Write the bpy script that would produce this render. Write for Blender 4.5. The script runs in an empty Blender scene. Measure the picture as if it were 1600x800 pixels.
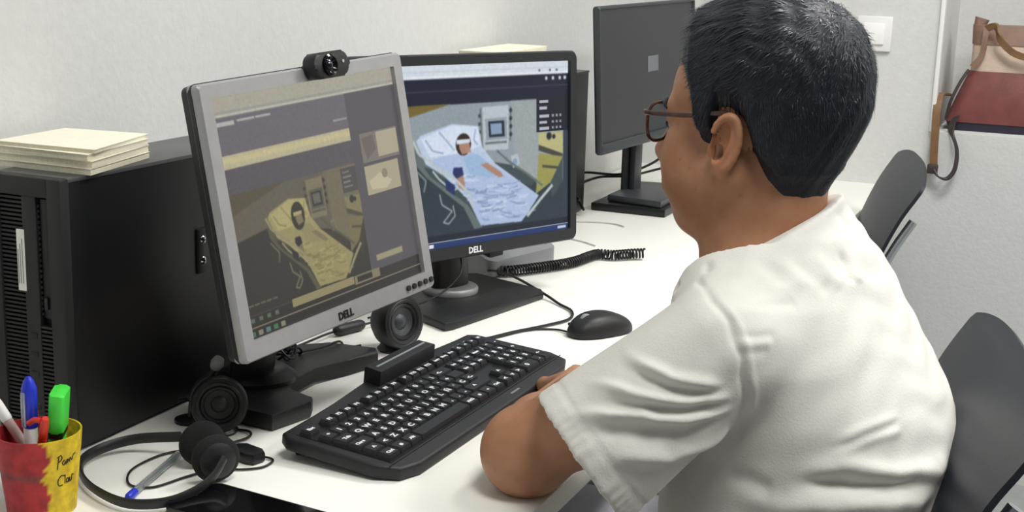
import bpy, bmesh, math, random
import numpy as np
from mathutils import Matrix, Vector

random.seed(7)
RNG = np.random.default_rng(7)
SC = bpy.context.scene
COL = SC.collection
PI = math.pi

# ------------------------------------------------------------------ camera
CAM_F, CAM_PITCH, CAM_ROLL, CAM_YAW = 2150.0, math.radians(12.6), math.radians(1.7), math.radians(23.2)
fw = Vector((math.cos(CAM_YAW) * math.cos(CAM_PITCH), math.sin(CAM_YAW) * math.cos(CAM_PITCH), -math.sin(CAM_PITCH)))
rt = Vector((math.sin(CAM_YAW), -math.cos(CAM_YAW), 0))
up = rt.cross(fw)
rt2 = math.cos(CAM_ROLL) * rt + math.sin(CAM_ROLL) * up
up2 = -math.sin(CAM_ROLL) * rt + math.cos(CAM_ROLL) * up
cam_data = bpy.data.cameras.new('camera')
cam_data.sensor_width = 36.0
cam_data.lens = 36.0 * CAM_F / 1600.0
cam_data.clip_start = 0.05
cam = bpy.data.objects.new('camera', cam_data)
COL.objects.link(cam)
m = Matrix((rt2, up2, -fw)).transposed().to_4x4()
m.translation = (0, 0, 1.30)
cam.matrix_world = m
SC.camera = cam

# ------------------------------------------------------------------ world, light, exposure
world = bpy.data.worlds.new('world')
SC.world = world
world.use_nodes = True
world.node_tree.nodes['Background'].inputs[0].default_value = (0.98, 0.985, 1.0, 1)
world.node_tree.nodes['Background'].inputs[1].default_value = 0.13
SC.view_settings.view_transform = 'Standard'
SC.view_settings.look = 'None'
SC.view_settings.gamma = 1.0
SC.view_settings.exposure = -0.27
SC.view_settings.use_curve_mapping = False


def area_light(name, loc, size, energy, color=(1, 1, 1), rot=(0, 0, 0)):
    d = bpy.data.lights.new(name, 'AREA')
    d.shape = 'RECTANGLE'
    d.size, d.size_y = size
    d.energy = energy
    d.color = color
    o = bpy.data.objects.new(name, d)
    o.location = loc
    o.rotation_euler = rot
    COL.objects.link(o)
    return o


PANELS = [(0.75, -0.05, 22), (2.35, -0.05, 34), (1.55, -1.45, 38), (3.0, -1.45, 22)]
for i, (px_, py_, e_) in enumerate(PANELS):
    area_light('ceiling_panel_lamp', (px_, py_, 2.565), (0.56, 0.56), e_, (1.0, 0.99, 0.965))


# ------------------------------------------------------------------ helpers
def lin(c):
    return tuple(((v / 255) / 12.92 if v / 255 <= 0.04045 else ((v / 255 + 0.055) / 1.055) ** 2.4) for v in c)


MATS = {}


def mat(name, rgb, rough=0.5, metal=0.0, noise=0.0, nscale=40.0, bump=0.0, bscale=200.0, spec=0.5, trans=0.0, sss=0.0,
        sheen=0.0, attr=None, emis=None, estr=0.0, coat=0.0, rgb2=None, alpha=1.0, ior=1.45, bdist=0.002):
    """procedural principled material: colour with noise variation and fine bump"""
    if name in MATS:
        return MATS[name]
    mt = bpy.data.materials.new(name)
    mt.use_nodes = True
    nt = mt.node_tree
    b = nt.nodes['Principled BSDF']
    c = lin(rgb)
    b.inputs['Base Color'].default_value = (*c, 1)
    b.inputs['Roughness'].default_value = rough
    b.inputs['Metallic'].default_value = metal
    b.inputs['Specular IOR Level'].default_value = spec
    b.inputs['IOR'].default_value = ior
    b.inputs['Transmission Weight'].default_value = trans
    b.inputs['Alpha'].default_value = alpha
    if coat:
        b.inputs['Coat Weight'].default_value = coat
        b.inputs['Coat Roughness'].default_value = 0.1
    if sheen:
        b.inputs['Sheen Weight'].default_value = sheen
    if sss:
        b.inputs['Subsurface Weight'].default_value = sss
        b.inputs['Subsurface Radius'].default_value = (0.012, 0.005, 0.003)
    tc = nt.nodes.new('ShaderNodeTexCoord')
    if noise or rgb2:
        n = nt.nodes.new('ShaderNodeTexNoise')
        n.inputs['Scale'].default_value = nscale
        n.inputs['Detail'].default_value = 5
        nt.links.new(tc.outputs['Object'], n.inputs['Vector'])
        mx = nt.nodes.new('ShaderNodeMix')
        mx.data_type = 'RGBA'
        c2 = lin(rgb2) if rgb2 else tuple(max(0, v * (1 - noise)) for v in c)
        c1 = c if rgb2 else tuple(min(1, v * (1 + noise)) for v in c)
        mx.inputs['A'].default_value = (*c1, 1)
        mx.inputs['B'].default_value = (*c2, 1)
        rp = nt.nodes.new('ShaderNodeMapRange')
        rp.inputs['From Min'].default_value = 0.35
        rp.inputs['From Max'].default_value = 0.65
        nt.links.new(n.outputs['Fac'], rp.inputs['Value'])
        nt.links.new(rp.outputs['Result'], mx.inputs['Factor'])
        nt.links.new(mx.outputs['Result'], b.inputs['Base Color'])
        col_out = mx.outputs['Result']
    else:
        col_out = None
    if attr:
        a = nt.nodes.new('ShaderNodeAttribute')
        a.attribute_name = attr
        if col_out is not None:
            mu = nt.nodes.new('ShaderNodeMix')
            mu.data_type = 'RGBA'
            mu.blend_type = 'MULTIPLY'
            mu.inputs['Factor'].default_value = 1
            nt.links.new(col_out, mu.inputs['A'])
            nt.links.new(a.outputs['Color'], mu.inputs['B'])
            nt.links.new(mu.outputs['Result'], b.inputs['Base Color'])
        elif estr:
            nt.links.new(a.outputs['Color'], b.inputs['Emission Color'])
        else:
            nt.links.new(a.outputs['Color'], b.inputs['Base Color'])
    if emis:
        b.inputs['Emission Color'].default_value = (*lin(emis), 1)
    if estr:
        b.inputs['Emission Strength'].default_value = estr
    if bump:
        n2 = nt.nodes.new('ShaderNodeTexNoise')
        n2.inputs['Scale'].default_value = bscale
        n2.inputs['Detail'].default_value = 3
        nt.links.new(tc.outputs['Object'], n2.inputs['Vector'])
        bp = nt.nodes.new('ShaderNodeBump')
        bp.inputs['Strength'].default_value = bump
        bp.inputs['Distance'].default_value = bdist
        nt.links.new(n2.outputs['Fac'], bp.inputs['Height'])
        nt.links.new(bp.outputs['Normal'], b.inputs['Normal'])
    MATS[name] = mt
    return mt


def smooth_mesh(me, angle=40):
    me.shade_smooth()
    try:
        me.set_sharp_from_angle(angle=math.radians(angle))
    except Exception:
        pass


def obj(name, vf, material, parent=None, smooth=40, loc=None):
    """vf = (verts, faces) or a bmesh or a Mesh; one mesh object"""
    if isinstance(vf, bmesh.types.BMesh):
        me = bpy.data.meshes.new(name)
        bmesh.ops.recalc_face_normals(vf, faces=vf.faces)
        vf.to_mesh(me)
        vf.free()
    elif isinstance(vf, bpy.types.Mesh):
        me = vf
    else:
        me = bpy.data.meshes.new(name)
        v, f = vf
        me.from_pydata([tuple(map(float, p)) for p in v], [], [tuple(int(i) for i in q) for q in f])
        me.update()
    if material is not None and not me.materials:
        me.materials.append(material)
    if smooth:
        smooth_mesh(me, smooth)
    o = bpy.data.objects.new(name, me)
    COL.objects.link(o)
    if parent is not None:
        o.parent = parent
    if loc is not None:
        o.location = loc
    return o


def thing(name, label, cat, loc=(0, 0, 0), rotz=0.0, group=None):
    o = bpy.data.objects.new(name, None)
    o.empty_display_size = 0.02
    COL.objects.link(o)
    o.location = loc
    o.rotation_euler = (0, 0, rotz)
    o['label'] = label
    o['category'] = cat
    if group:
        o['group'] = group
    return o


def tag(o, label, cat, group=None):
    o['label'] = label
    o['category'] = cat
    if group:
        o['group'] = group
    return o


def structure(o):
    o['kind'] = 'structure'
    return o


def merge(*parts):
    V, Fc = [], []
    for v, f in parts:
        k = len(V)
        V += [tuple(p) for p in v]
        Fc += [tuple(i + k for i in q) for q in f]
    return V, Fc


def xf(vf, M):
    v, f = vf
    return [tuple(M @ Vector(p)) for p in v], f


def T(x, y, z):
    return Matrix.Translation((x, y, z))


def RX(a): return Matrix.Rotation(a, 4, 'X')
def RY(a): return Matrix.Rotation(a, 4, 'Y')
def RZ(a): return Matrix.Rotation(a, 4, 'Z')


def bm_vf(bm):
    bm.verts.index_update()
    v = [tuple(p.co) for p in bm.verts]
    f = [tuple(q.index for q in fc.verts) for fc in bm.faces]
    bm.free()
    return v, f


def box(x0, x1, y0, y1, z0, z1, bev=0.0, seg=2):
    bm = bmesh.new()
    bmesh.ops.create_cube(bm, size=1)
    for v in bm.verts:
        v.co = ((x0 + x1) / 2 + v.co.x * (x1 - x0), (y0 + y1) / 2 + v.co.y * (y1 - y0), (z0 + z1) / 2 + v.co.z * (z1 - z0))
    if bev:
        bmesh.ops.bevel(bm, geom=list(bm.edges), offset=bev, segments=seg, profile=0.5, affect='EDGES')
    return bm_vf(bm)


def rrect(w, h, r, n=5):
    pts = []
    for cx, cy, a0 in ((w / 2 - r, h / 2 - r, 0), (-w / 2 + r, h / 2 - r, 90), (-w / 2 + r, -h / 2 + r, 180), (w / 2 - r, -h / 2 + r, 270)):
        for i in range(n + 1):
            a = math.radians(a0 + 90 * i / n)
            pts.append((cx + r * math.cos(a), cy + r * math.sin(a)))
    return pts


def prism(pts, z0, z1, bev=0.0, seg=2):
    """polygon (ccw) in xy extruded in z; optional bevel of both rims"""
    bm = bmesh.new()
    a = [bm.verts.new((x, y, z0)) for x, y in pts]
    b = [bm.verts.new((x, y, z1)) for x, y in pts]
    n = len(pts)
    f0 = bm.faces.new(a[::-1])
    f1 = bm.faces.new(b)
    for i in range(n):
        bm.faces.new((a[i], a[(i + 1) % n], b[(i + 1) % n], b[i]))
    if bev:
        es = list(f0.edges) + list(f1.edges)
        bmesh.ops.bevel(bm, geom=es, offset=bev, segments=seg, profile=0.5, affect='EDGES')
    return bm_vf(bm)


def lathe(prof, n=32, cap=True):
    """profile [(r, z)...] about z"""
    V, Fc = [], []
    for r, z in prof:
        for i in range(n):
            a = 2 * PI * i / n
            V.append((r * math.cos(a), r * math.sin(a), z))
    for j in range(len(prof) - 1):
        for i in range(n):
            k = (i + 1) % n
            Fc.append((j * n + i, j * n + k, (j + 1) * n + k, (j + 1) * n + i))
    if cap:
        if prof[0][0] > 1e-6:
            Fc.append(tuple(range(n))[::-1])
        if prof[-1][0] > 1e-6:
            Fc.append(tuple((len(prof) - 1) * n + i for i in range(n)))
    return V, Fc


def catmull(pts, per=8):
    P = [np.array(p, float) for p in pts]
    P = [2 * P[0] - P[1]] + P + [2 * P[-1] - P[-2]]
    out = []
    for i in range(1, len(P) - 2):
        for k in range(per):
            t = k / per
            a, b, c, d = P[i - 1], P[i], P[i + 1], P[i + 2]
            out.append(0.5 * ((2 * b) + (-a + c) * t + (2 * a - 5 * b + 4 * c - d) * t * t + (-a + 3 * b - 3 * c + d) * t ** 3))
    out.append(P[-2])
    return out


def tube(pts, r, n=8, smooth=8, flat=None, closed=False):
    """round (or flat = (w, h) elliptical) tube along points; r may be a list"""
    if smooth:
        rs = r
        P = catmull(pts, smooth)
        if isinstance(r, (list, tuple)):
            rs = np.interp(np.linspace(0, len(r) - 1, len(P)), range(len(r)), r)
        else:
            rs = [r] * len(P)
    else:
        P = [np.array(p, float) for p in pts]
        rs = list(r) if isinstance(r, (list, tuple, np.ndarray)) else [r] * len(P)
    V, Fc = [], []
    t0 = P[1] - P[0]
    nrm = np.cross(t0, (0, 0, 1.0))
    if np.linalg.norm(nrm) < 1e-9:
        nrm = np.array((1.0, 0, 0))
    for i, p in enumerate(P):
        t = P[min(i + 1, len(P) - 1)] - P[max(i - 1, 0)]
        t = t / (np.linalg.norm(t) + 1e-12)
        nrm = nrm - t * (nrm @ t)
        nrm = nrm / (np.linalg.norm(nrm) + 1e-12)
        bi = np.cross(t, nrm)
        for k in range(n):
            a = 2 * PI * k / n
            ca, sa = math.cos(a), math.sin(a)
            if flat:
                V.append(tuple(p + nrm * ca * flat[0] * rs[i] + bi * sa * flat[1] * rs[i]))
            else:
                V.append(tuple(p + (nrm * ca + bi * sa) * rs[i]))
    m_ = len(P)
    for i in range(m_ - 1):
        for k in range(n):
            k2 = (k + 1) % n
            Fc.append((i * n + k, i * n + k2, (i + 1) * n + k2, (i + 1) * n + k))
    Fc.append(tuple(range(n))[::-1])
    Fc.append(tuple((m_ - 1) * n + k for k in range(n)))
    return V, Fc


def ribbon(pts, w, th, upv=(0, 0, 1), smooth=8):
    """flat strap along points; width vector = along x path cross up"""
    P = catmull(pts, smooth)
    V, Fc = [], []
    u0 = np.array(upv, float)
    for i, p in enumerate(P):
        t = P[min(i + 1, len(P) - 1)] - P[max(i - 1, 0)]
        t /= np.linalg.norm(t) + 1e-12
        s = u0 - t * (u0 @ t)
        s /= np.linalg.norm(s) + 1e-12
        nn = np.cross(t, s)
        for a, b in ((-1, -1), (1, -1), (1, 1), (-1, 1)):
            V.append(tuple(p + s * a * w / 2 + nn * b * th / 2))
    for i in range(len(P) - 1):
        for k in range(4):
            k2 = (k + 1) % 4
            Fc.append((i * 4 + k, i * 4 + k2, (i + 1) * 4 + k2, (i + 1) * 4 + k))
    Fc.append((3, 2, 1, 0))
    q = (len(P) - 1) * 4
    Fc.append((q, q + 1, q + 2, q + 3))
    return V, Fc


def text_vf(txt, size, depth=0.0, bold=0.0, align='CENTER'):
    cu = bpy.data.curves.new('txt', 'FONT')
    cu.body = txt
    cu.size = size
    cu.align_x = align
    cu.align_y = 'CENTER'
    cu.extrude = depth
    cu.offset = bold
    cu.resolution_u = 2
    o = bpy.data.objects.new('txt', cu)
    COL.objects.link(o)
    dg = bpy.context.evaluated_depsgraph_get()
    dg.update()
    me = bpy.data.meshes.new_from_object(o.evaluated_get(dg))
    v = [tuple(p.co) for p in me.vertices]
    f = [tuple(p.vertices) for p in me.polygons]
    bpy.data.objects.remove(o)
    bpy.data.curves.remove(cu)
    bpy.data.meshes.remove(me)
    return v, f


# ---- signed distance modelling (numpy) for organic shapes
class Field:
    def __init__(self, xs, ys, zs):
        self.ax = [np.asarray(a, np.float32) for a in (xs, ys, zs)]
        self.d = np.full([len(a) for a in self.ax], 0.2, np.float32)

    def sub(self, lo, hi):
        sl = []
        for a, l, h in zip(self.ax, lo, hi):
            i0 = max(int(np.searchsorted(a, l)) - 1, 0)
            i1 = min(int(np.searchsorted(a, h)) + 1, len(a))
            sl.append(slice(i0, i1))
        sl = tuple(sl)
        X, Y, Z = np.meshgrid(self.ax[0][sl[0]], self.ax[1][sl[1]], self.ax[2][sl[2]], indexing='ij', sparse=True)
        return sl, X, Y, Z

    def put(self, lo, hi, fn, k=0.0, mode='union'):
        sl, X, Y, Z = self.sub(lo, hi)
        if min(s.stop - s.start for s in sl) <= 0:
            return
        b = fn(X, Y, Z).astype(np.float32)
        a = self.d[sl]
        if mode == 'union':
            if k > 0:
                h = np.maximum(k - np.abs(a - b), 0) / k
                self.d[sl] = np.minimum(a, b) - h * h * k * 0.25
            else:
                self.d[sl] = np.minimum(a, b)
        else:                      # subtract
            b = -b
            if k > 0:
                h = np.maximum(k - np.abs(a - b), 0) / k
                self.d[sl] = np.maximum(a, b) + h * h * k * 0.25
            else:
                self.d[sl] = np.maximum(a, b)

    def cone(self, a, b, ra, rb, k=0.0, mode='union'):
        a, b = np.array(a, float), np.array(b, float)
        R_ = max(ra, rb) + k + 0.02
        def fn(X, Y, Z):
            ab = b - a
            L2 = ab @ ab + 1e-12
            t = np.clip(((X - a[0]) * ab[0] + (Y - a[1]) * ab[1] + (Z - a[2]) * ab[2]) / L2, 0, 1)
            return np.sqrt((X - a[0] - t * ab[0]) ** 2 + (Y - a[1] - t * ab[1]) ** 2 + (Z - a[2] - t * ab[2]) ** 2) - (ra + (rb - ra) * t)
        self.put(np.minimum(a, b) - R_, np.maximum(a, b) + R_, fn, k, mode)

    def ell(self, c, r, R=None, k=0.0, mode='union'):
        """ellipsoid; R = 3x3 whose columns are the axes"""
        c, r = np.array(c, float), np.array(r, float)
        R = np.eye(3) if R is None else np.array(R, float)
        R_ = r.max() + k + 0.02
        def fn(X, Y, Z):
            x, y, z = X - c[0], Y - c[1], Z - c[2]
            p = [x * R[0, i] + y * R[1, i] + z * R[2, i] for i in range(3)]
            k0 = np.sqrt(sum((p[i] / r[i]) ** 2 for i in range(3)))
            k1 = np.sqrt(sum((p[i] / r[i] ** 2) ** 2 for i in range(3))) + 1e-9
            return k0 * (k0 - 1) / k1
        self.put(c - R_, c + R_, fn, k, mode)

    def mesh(self):
        """naive surface nets on the rectilinear grid"""
        d = self.d
        s = d < 0
        nx, ny, nz = d.shape
        cell = np.zeros((nx - 1, ny - 1, nz - 1), np.int8)
        for i in (0, 1):
            for j in (0, 1):
                for k in (0, 1):
                    cell += s[i:nx - 1 + i, j:ny - 1 + j, k:nz - 1 + k]
        act = np.argwhere((cell > 0) & (cell < 8))
        idx = np.full(cell.shape, -1, np.int32)
        idx[tuple(act.T)] = np.arange(len(act))
        acc = np.zeros((len(act), 3))
        cnt = np.zeros(len(act))
        cs = [(i, j, k) for i in (0, 1) for j in (0, 1) for k in (0, 1)]
        for a in cs:
            for ax in range(3):
                if a[ax] == 1:
                    continue
                b = list(a); b[ax] = 1
                A = act + np.array(a); B = act + np.array(b)
                da = d[tuple(A.T)]; db = d[tuple(B.T)]
                w = (da < 0) != (db < 0)
                t = np.where(w, da / np.where(w, da - db, 1), 0)
                pa = np.stack([self.ax[q][A[:, q]] for q in range(3)], 1)
                pb = np.stack([self.ax[q][B[:, q]] for q in range(3)], 1)
                acc += np.where(w[:, None], pa + (pb - pa) * t[:, None], 0)
                cnt += w
        V = acc / cnt[:, None]
        Q = []
        for ax in range(3):
            o1, o2 = [q for q in range(3) if q != ax]
            lo = [slice(None)] * 3; hi = [slice(None)] * 3
            lo[ax] = slice(0, -1); hi[ax] = slice(1, None)
            ch = s[tuple(lo)] != s[tuple(hi)]
            E = np.argwhere(ch)
            ok = (E[:, o1] > 0) & (E[:, o2] > 0) & (E[:, o1] < cell.shape[o1]) & (E[:, o2] < cell.shape[o2])
            E = E[ok]
            def at(da, db):
                p = E.copy(); p[:, o1] -= da; p[:, o2] -= db
                return idx[tuple(p.T)]
            q = np.stack([at(1, 1), at(0, 1), at(0, 0), at(1, 0)], 1)
            ins = s[tuple(E.T)]
            if ax == 1:
                ins = ~ins
            q[~ins] = q[~ins][:, ::-1]
            Q.append(q)
        return V, np.concatenate(Q)


def np_mesh(name, V, Q):
    me = bpy.data.meshes.new(name)
    V = np.asarray(V, np.float32)
    Q = np.asarray(Q, np.int32)
    me.vertices.add(len(V))
    me.vertices.foreach_set('co', V.ravel())
    k = Q.shape[1]
    me.loops.add(Q.size)
    me.loops.foreach_set('vertex_index', Q.ravel())
    me.polygons.add(len(Q))
    me.polygons.foreach_set('loop_start', np.arange(0, Q.size, k, dtype=np.int32))
    me.update(calc_edges=True)
    me.validate()
    return me


def relax(V, Q, it=2, f=0.5):
    """laplacian smoothing"""
    e = np.concatenate([np.stack([Q[:, i], Q[:, (i + 1) % Q.shape[1]]], 1) for i in range(Q.shape[1])])
    for _ in range(it):
        acc = np.zeros_like(V); c = np.zeros(len(V))
        for a, b in ((0, 1), (1, 0)):
            np.add.at(acc, e[:, a], V[e[:, b]])
            np.add.at(c, e[:, a], 1)
        V = V + f * (acc / np.maximum(c, 1)[:, None] - V)
    return V


def vnormals(V, Q):
    n = np.cross(V[Q[:, 2]] - V[Q[:, 0]], V[Q[:, 3]] - V[Q[:, 1]])
    N = np.zeros_like(V)
    for i in range(4):
        np.add.at(N, Q[:, i], n)
    return N / (np.linalg.norm(N, axis=1)[:, None] + 1e-12)


def set_color(me, cols, name='tint'):
    a = me.color_attributes.new(name, 'FLOAT_COLOR', 'POINT')
    c = np.ones((len(me.vertices), 4), np.float32)
    c[:, :3] = cols
    a.data.foreach_set('color', c.ravel())


def seg_dist(V, P):
    """distance of points V to polyline P and the parameter along it"""
    best = np.full(len(V), 1e9); par = np.zeros(len(V))
    P = np.asarray(P, float)
    n = len(P) - 1
    for i in range(n):
        a, b = P[i], P[i + 1]
        ab = b - a
        t = np.clip(((V - a) @ ab) / (ab @ ab + 1e-12), 0, 1)
        d = np.linalg.norm(V - a - t[:, None] * ab, axis=1)
        w = d < best
        best[w] = d[w]; par[w] = (i + t[w]) / n
    return best, par


# ------------------------------------------------------------------ materials
M_wall = mat('wall_paint', (210, 211, 209), 0.85, noise=0.02, nscale=60, bump=0.25, bscale=110, bdist=0.003)
M_ceil = mat('ceiling_paint', (235, 235, 232), 0.9, bump=0.2, bscale=80)
M_floor = mat('floor_vinyl', (150, 152, 150), 0.45, noise=0.06, nscale=25)
M_desk = mat('desk_laminate', (243, 242, 235), 0.42, noise=0.008, nscale=300, spec=0.4)
M_trim = mat('trim_white', (240, 240, 240), 0.5, noise=0.01, nscale=30)
M_black = mat('black_plastic', (30, 31, 33), 0.45, noise=0.05, nscale=120, bump=0.15, bscale=900, bdist=0.0006)
M_black2 = mat('black_plastic_dark', (20, 21, 23), 0.38, noise=0.05, nscale=80)
M_gloss = mat('gloss_black', (10, 10, 12), 0.08, noise=0.03, nscale=30, spec=0.4)
M_case = mat('tower_panel_paint', (17, 18, 20), 0.42, noise=0.06, nscale=60, bump=0.1, bscale=700, bdist=0.0004)
M_case_top = mat('tower_lid_reflection', (78, 78, 78), 0.4, noise=0.05, nscale=60)  # lid grey lightened to imitate the bright wall reflected in it
M_bezel = mat('tower_bezel_plastic', (34, 35, 36), 0.5, noise=0.05, nscale=100)
M_silver = mat('silver_plastic', (160, 160, 161), 0.38, metal=0.25, noise=0.03, nscale=60)
M_chrome = mat('chrome', (200, 202, 205), 0.15, metal=1.0, noise=0.02, nscale=40)
M_steel = mat('steel_tube', (190, 196, 202), 0.3, metal=0.9, noise=0.03, nscale=50)
M_cable = mat('cable_rubber', (24, 24, 26), 0.5, noise=0.04, nscale=200)
M_gray = mat('phone_grey', (140, 142, 145), 0.45, noise=0.03, nscale=60)
M_key = mat('key_plastic', (32, 33, 36), 0.5, noise=0.05, nscale=300)
M_legend = mat('legend_print', (214, 216, 220), 0.6, noise=0.02, nscale=300)
M_pad = mat('cream_paper', (236, 232, 212), 0.8, noise=0.02, nscale=80)
M_padedge = mat('cream_paper_edge', (226, 222, 198), 0.85, noise=0.05, nscale=300)
M_white = mat('white_paper', (238, 238, 234), 0.8, noise=0.015, nscale=60)
M_navy = mat('chair_shell_plastic', (36, 39, 48), 0.45, noise=0.06, nscale=100, bump=0.2, bscale=500, bdist=0.0008)
M_foam = mat('foam_cushion', (25, 25, 26), 0.95, noise=0.1, nscale=200, bump=0.5, bscale=600, bdist=0.001)
M_switch = mat('switch_plastic', (232, 232, 230), 0.4, noise=0.01, nscale=40)

# ------------------------------------------------------------------ the room
WY = 1.165      # left wall plane
FX = 3.56       # far wall plane
DZ = 0.74       # desk top height
structure(obj('floor', box(-2.5, 4.2, -3.2, WY + 0.1, -0.1, 0.0), M_floor, smooth=0))
structure(obj('ceiling', box(-2.5, 4.2, -3.2, WY + 0.1, 2.6, 2.7), M_ceil, smooth=0))
structure(obj('wall_left', box(-2.5, FX, WY, WY + 0.1, 0.0, 2.6), M_wall, smooth=0))
NY0, NY1, NZ0, NZ1, ND = -0.55, 0.392, 0.884, 2.05, 0.34     # wall niche
far = merge(box(FX, FX + ND + 0.06, NY1, WY + 0.1, 0, 2.6),
            box(FX, FX + ND + 0.06, NY0, NY1, 0, NZ0),
            box(FX, FX + ND + 0.06, NY0, NY1, NZ1, 2.6),
            box(FX, FX + ND + 0.06, -3.2, NY0, 0, 2.6),
            box(FX + ND, FX + ND + 0.06, NY0, NY1, NZ0, NZ1))
structure(obj('wall_back', far, M_wall, smooth=0))
structure(obj('trim_1', box(FX - 0.012, FX + 0.02, NY1 - 0.002, NY1 + 0.009, NZ0 - 0.0, NZ1, 0.003), M_trim))
structure(obj('baseboard_left', box(-2.5, FX, WY - 0.014, WY, 0.0, 0.07, 0.003), M_trim))
structure(obj('trim_2', box(FX + ND - 0.006, FX + ND, 0.205, 0.215, NZ0, NZ1), M_trim))

M_panel = mat('light_panel_diffuser', (250, 250, 248), 0.6, emis=(255, 251, 242), estr=2.0)
for i, (px_, py_, e_) in enumerate(PANELS):
    t = thing('ceiling_light', ['square ceiling light panel above the paper pads', 'square ceiling light panel above the grey phone',
                                'square ceiling light panel behind the person', 'square ceiling light panel nearest the bag niche'][i],
              'ceiling light', (px_, py_, 2.57), 0, 'ceiling light panels')
    obj('diffuser', box(-.285, .285, -.285, .285, 0.006, 0.012), M_panel, t, smooth=0)
    fr = merge(box(-.3, .3, -.3, -.285, 0, .03), box(-.3, .3, .285, .3, 0, .03), box(-.3, -.285, -.285, .285, 0, .03), box(.285, .3, -.285, .285, 0, .03))
    obj('frame', fr, M_trim, t, smooth=0)

# ------------------------------------------------------------------ desk
DESK_Y0 = 0.49
t = thing('desk', 'long white laminate desk running along the left wall', 'desk', (1.8, 0.82, 0))
obj('tabletop', box(-1.6, FX - 1.8, DESK_Y0 - 0.82, WY - 0.003 - 0.82, DZ - 0.028, DZ, 0.0025), M_desk, t)
for x in (-1.3, 0.2, 1.6):
    for y in (-.24, .28):
        obj('leg', box(x - .02, x + .02, y - .02, y + .02, 0.0, DZ - .029, .002), M_steel, t)
obj('modesty_panel', box(-1.25, 1.55, .305, .32, .3, DZ - .03, .001), M_desk, t)

# light switch on the far wall
t = thing('light_switch', 'white square light switch on the far wall behind the head', 'light switch', (FX, 0.556, 1.118))
obj('plate', box(-0.011, 0, -0.043, 0.043, -0.043, 0.043, 0.003), M_switch, t)
obj('rocker', xf(box(-0.006, 0, -0.026, 0.026, -0.026, 0.026, 0.002), T(-0.010, 0, 0) @ RY(0.05)), M_trim, t)

# ------------------------------------------------------------------ painted screen pictures (flat print on a fine grid)
class Canvas:
    def __init__(s, w, h, bg):
        s.w, s.h = w, h
        s.a = np.zeros((h, w, 3)) + np.array(bg, float)
        yy, xx = np.mgrid[0:h, 0:w]
        s.u = (xx + .5) / w
        s.v = (yy + .5) / h

    def poly(s, pts, col, al=1.0):
        pts = np.array(pts, float)
        u0, v0 = pts.min(0); u1, v1 = pts.max(0)
        x0, x1 = max(int(u0 * s.w) - 1, 0), min(int(u1 * s.w) + 2, s.w)
        y0, y1 = max(int(v0 * s.h) - 1, 0), min(int(v1 * s.h) + 2, s.h)
        if x1 <= x0 or y1 <= y0:
            return
        cov = np.zeros((y1 - y0, x1 - x0))
        for du in (-.25, .25):
            for dv in (-.25, .25):
                U = s.u[y0:y1, x0:x1] + du / s.w; V = s.v[y0:y1, x0:x1] + dv / s.h
                ins = np.zeros(U.shape, bool)
                for i in range(len(pts)):
                    (xa, ya), (xb, yb) = pts[i], pts[(i + 1) % len(pts)]
                    if ya == yb:
                        continue
                    c = (ya > V) != (yb > V)
                    ins ^= c & (U < (xb - xa) * (V - ya) / (yb - ya) + xa)
                cov += ins * .25
        cov = (cov * al)[..., None]
        s.a[y0:y1, x0:x1] = s.a[y0:y1, x0:x1] * (1 - cov) + np.array(col, float) * cov

    def rect(s, u0, v0, u1, v1, col, al=1.0):
        s.poly([(u0, v0), (u1, v0), (u1, v1), (u0, v1)], col, al)

    def line(s, pts, w, col, al=1.0):
        asp = s.w / s.h
        for (a, b), (c, d) in zip(pts[:-1], pts[1:]):
            dx, dy = (c - a), (d - b) / asp
            L = math.hypot(dx, dy) + 1e-9
            nx, ny = -dy / L * w / 2, dx / L * w / 2 * asp
            s.poly([(a + nx, b + ny), (c + nx, d + ny), (c - nx, d - ny), (a - nx, b - ny)], col, al)

    def disc(s, u, v, r, col, al=1.0, ry=None):
        asp = s.w / s.h
        ry = r * asp if ry is None else ry
        s.poly([(u + r * math.cos(q * PI / 8), v + ry * math.sin(q * PI / 8)) for q in range(16)], col, al)

    def soften(s, n=1, grain=4.0):
        for _ in range(n):
            p = np.pad(s.a, ((1, 1), (1, 1), (0, 0)), 'edge')
            s.a = (p[1:-1, 1:-1] * 2 + p[:-2, 1:-1] + p[2:, 1:-1] + p[1:-1, :-2] + p[1:-1, 2:]) / 6
        g = RNG.normal(0, 1, (s.h // 3 + 2, s.w // 3 + 2))
        g = np.kron(g, np.ones((3, 3)))[:s.h, :s.w]
        p = np.pad(g, 1, 'edge')
        g = (p[1:-1, 1:-1] + p[:-2, 1:-1] + p[2:, 1:-1] + p[1:-1, :-2] + p[1:-1, 2:]) / 5
        s.a = s.a * (1 + grain / 100 * g[..., None])

    def mesh(s, name, w, h):
        """screen grid in the local xz plane, centred, facing -y"""
        nx, ny = s.w, s.h
        X = np.linspace(-w / 2, w / 2, nx); Z = np.linspace(h / 2, -h / 2, ny)
        gx, gz = np.meshgrid(X, Z)
        V = np.stack([gx.ravel(), np.zeros(gx.size), gz.ravel()], 1)
        i = np.arange(nx * ny).reshape(ny, nx)
        Q = np.stack([i[:-1, :-1].ravel(), i[1:, :-1].ravel(), i[1:, 1:].ravel(), i[:-1, 1:].ravel()], 1)
        me = np_mesh(name, V, Q)
        c = np.clip(s.a / 255, 0, 1).reshape(-1, 3)
        l = np.where(c <= .04045, c / 12.92, ((c + .055) / 1.055) ** 2.4)
        set_color(me, l, 'picture')
        return me


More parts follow.
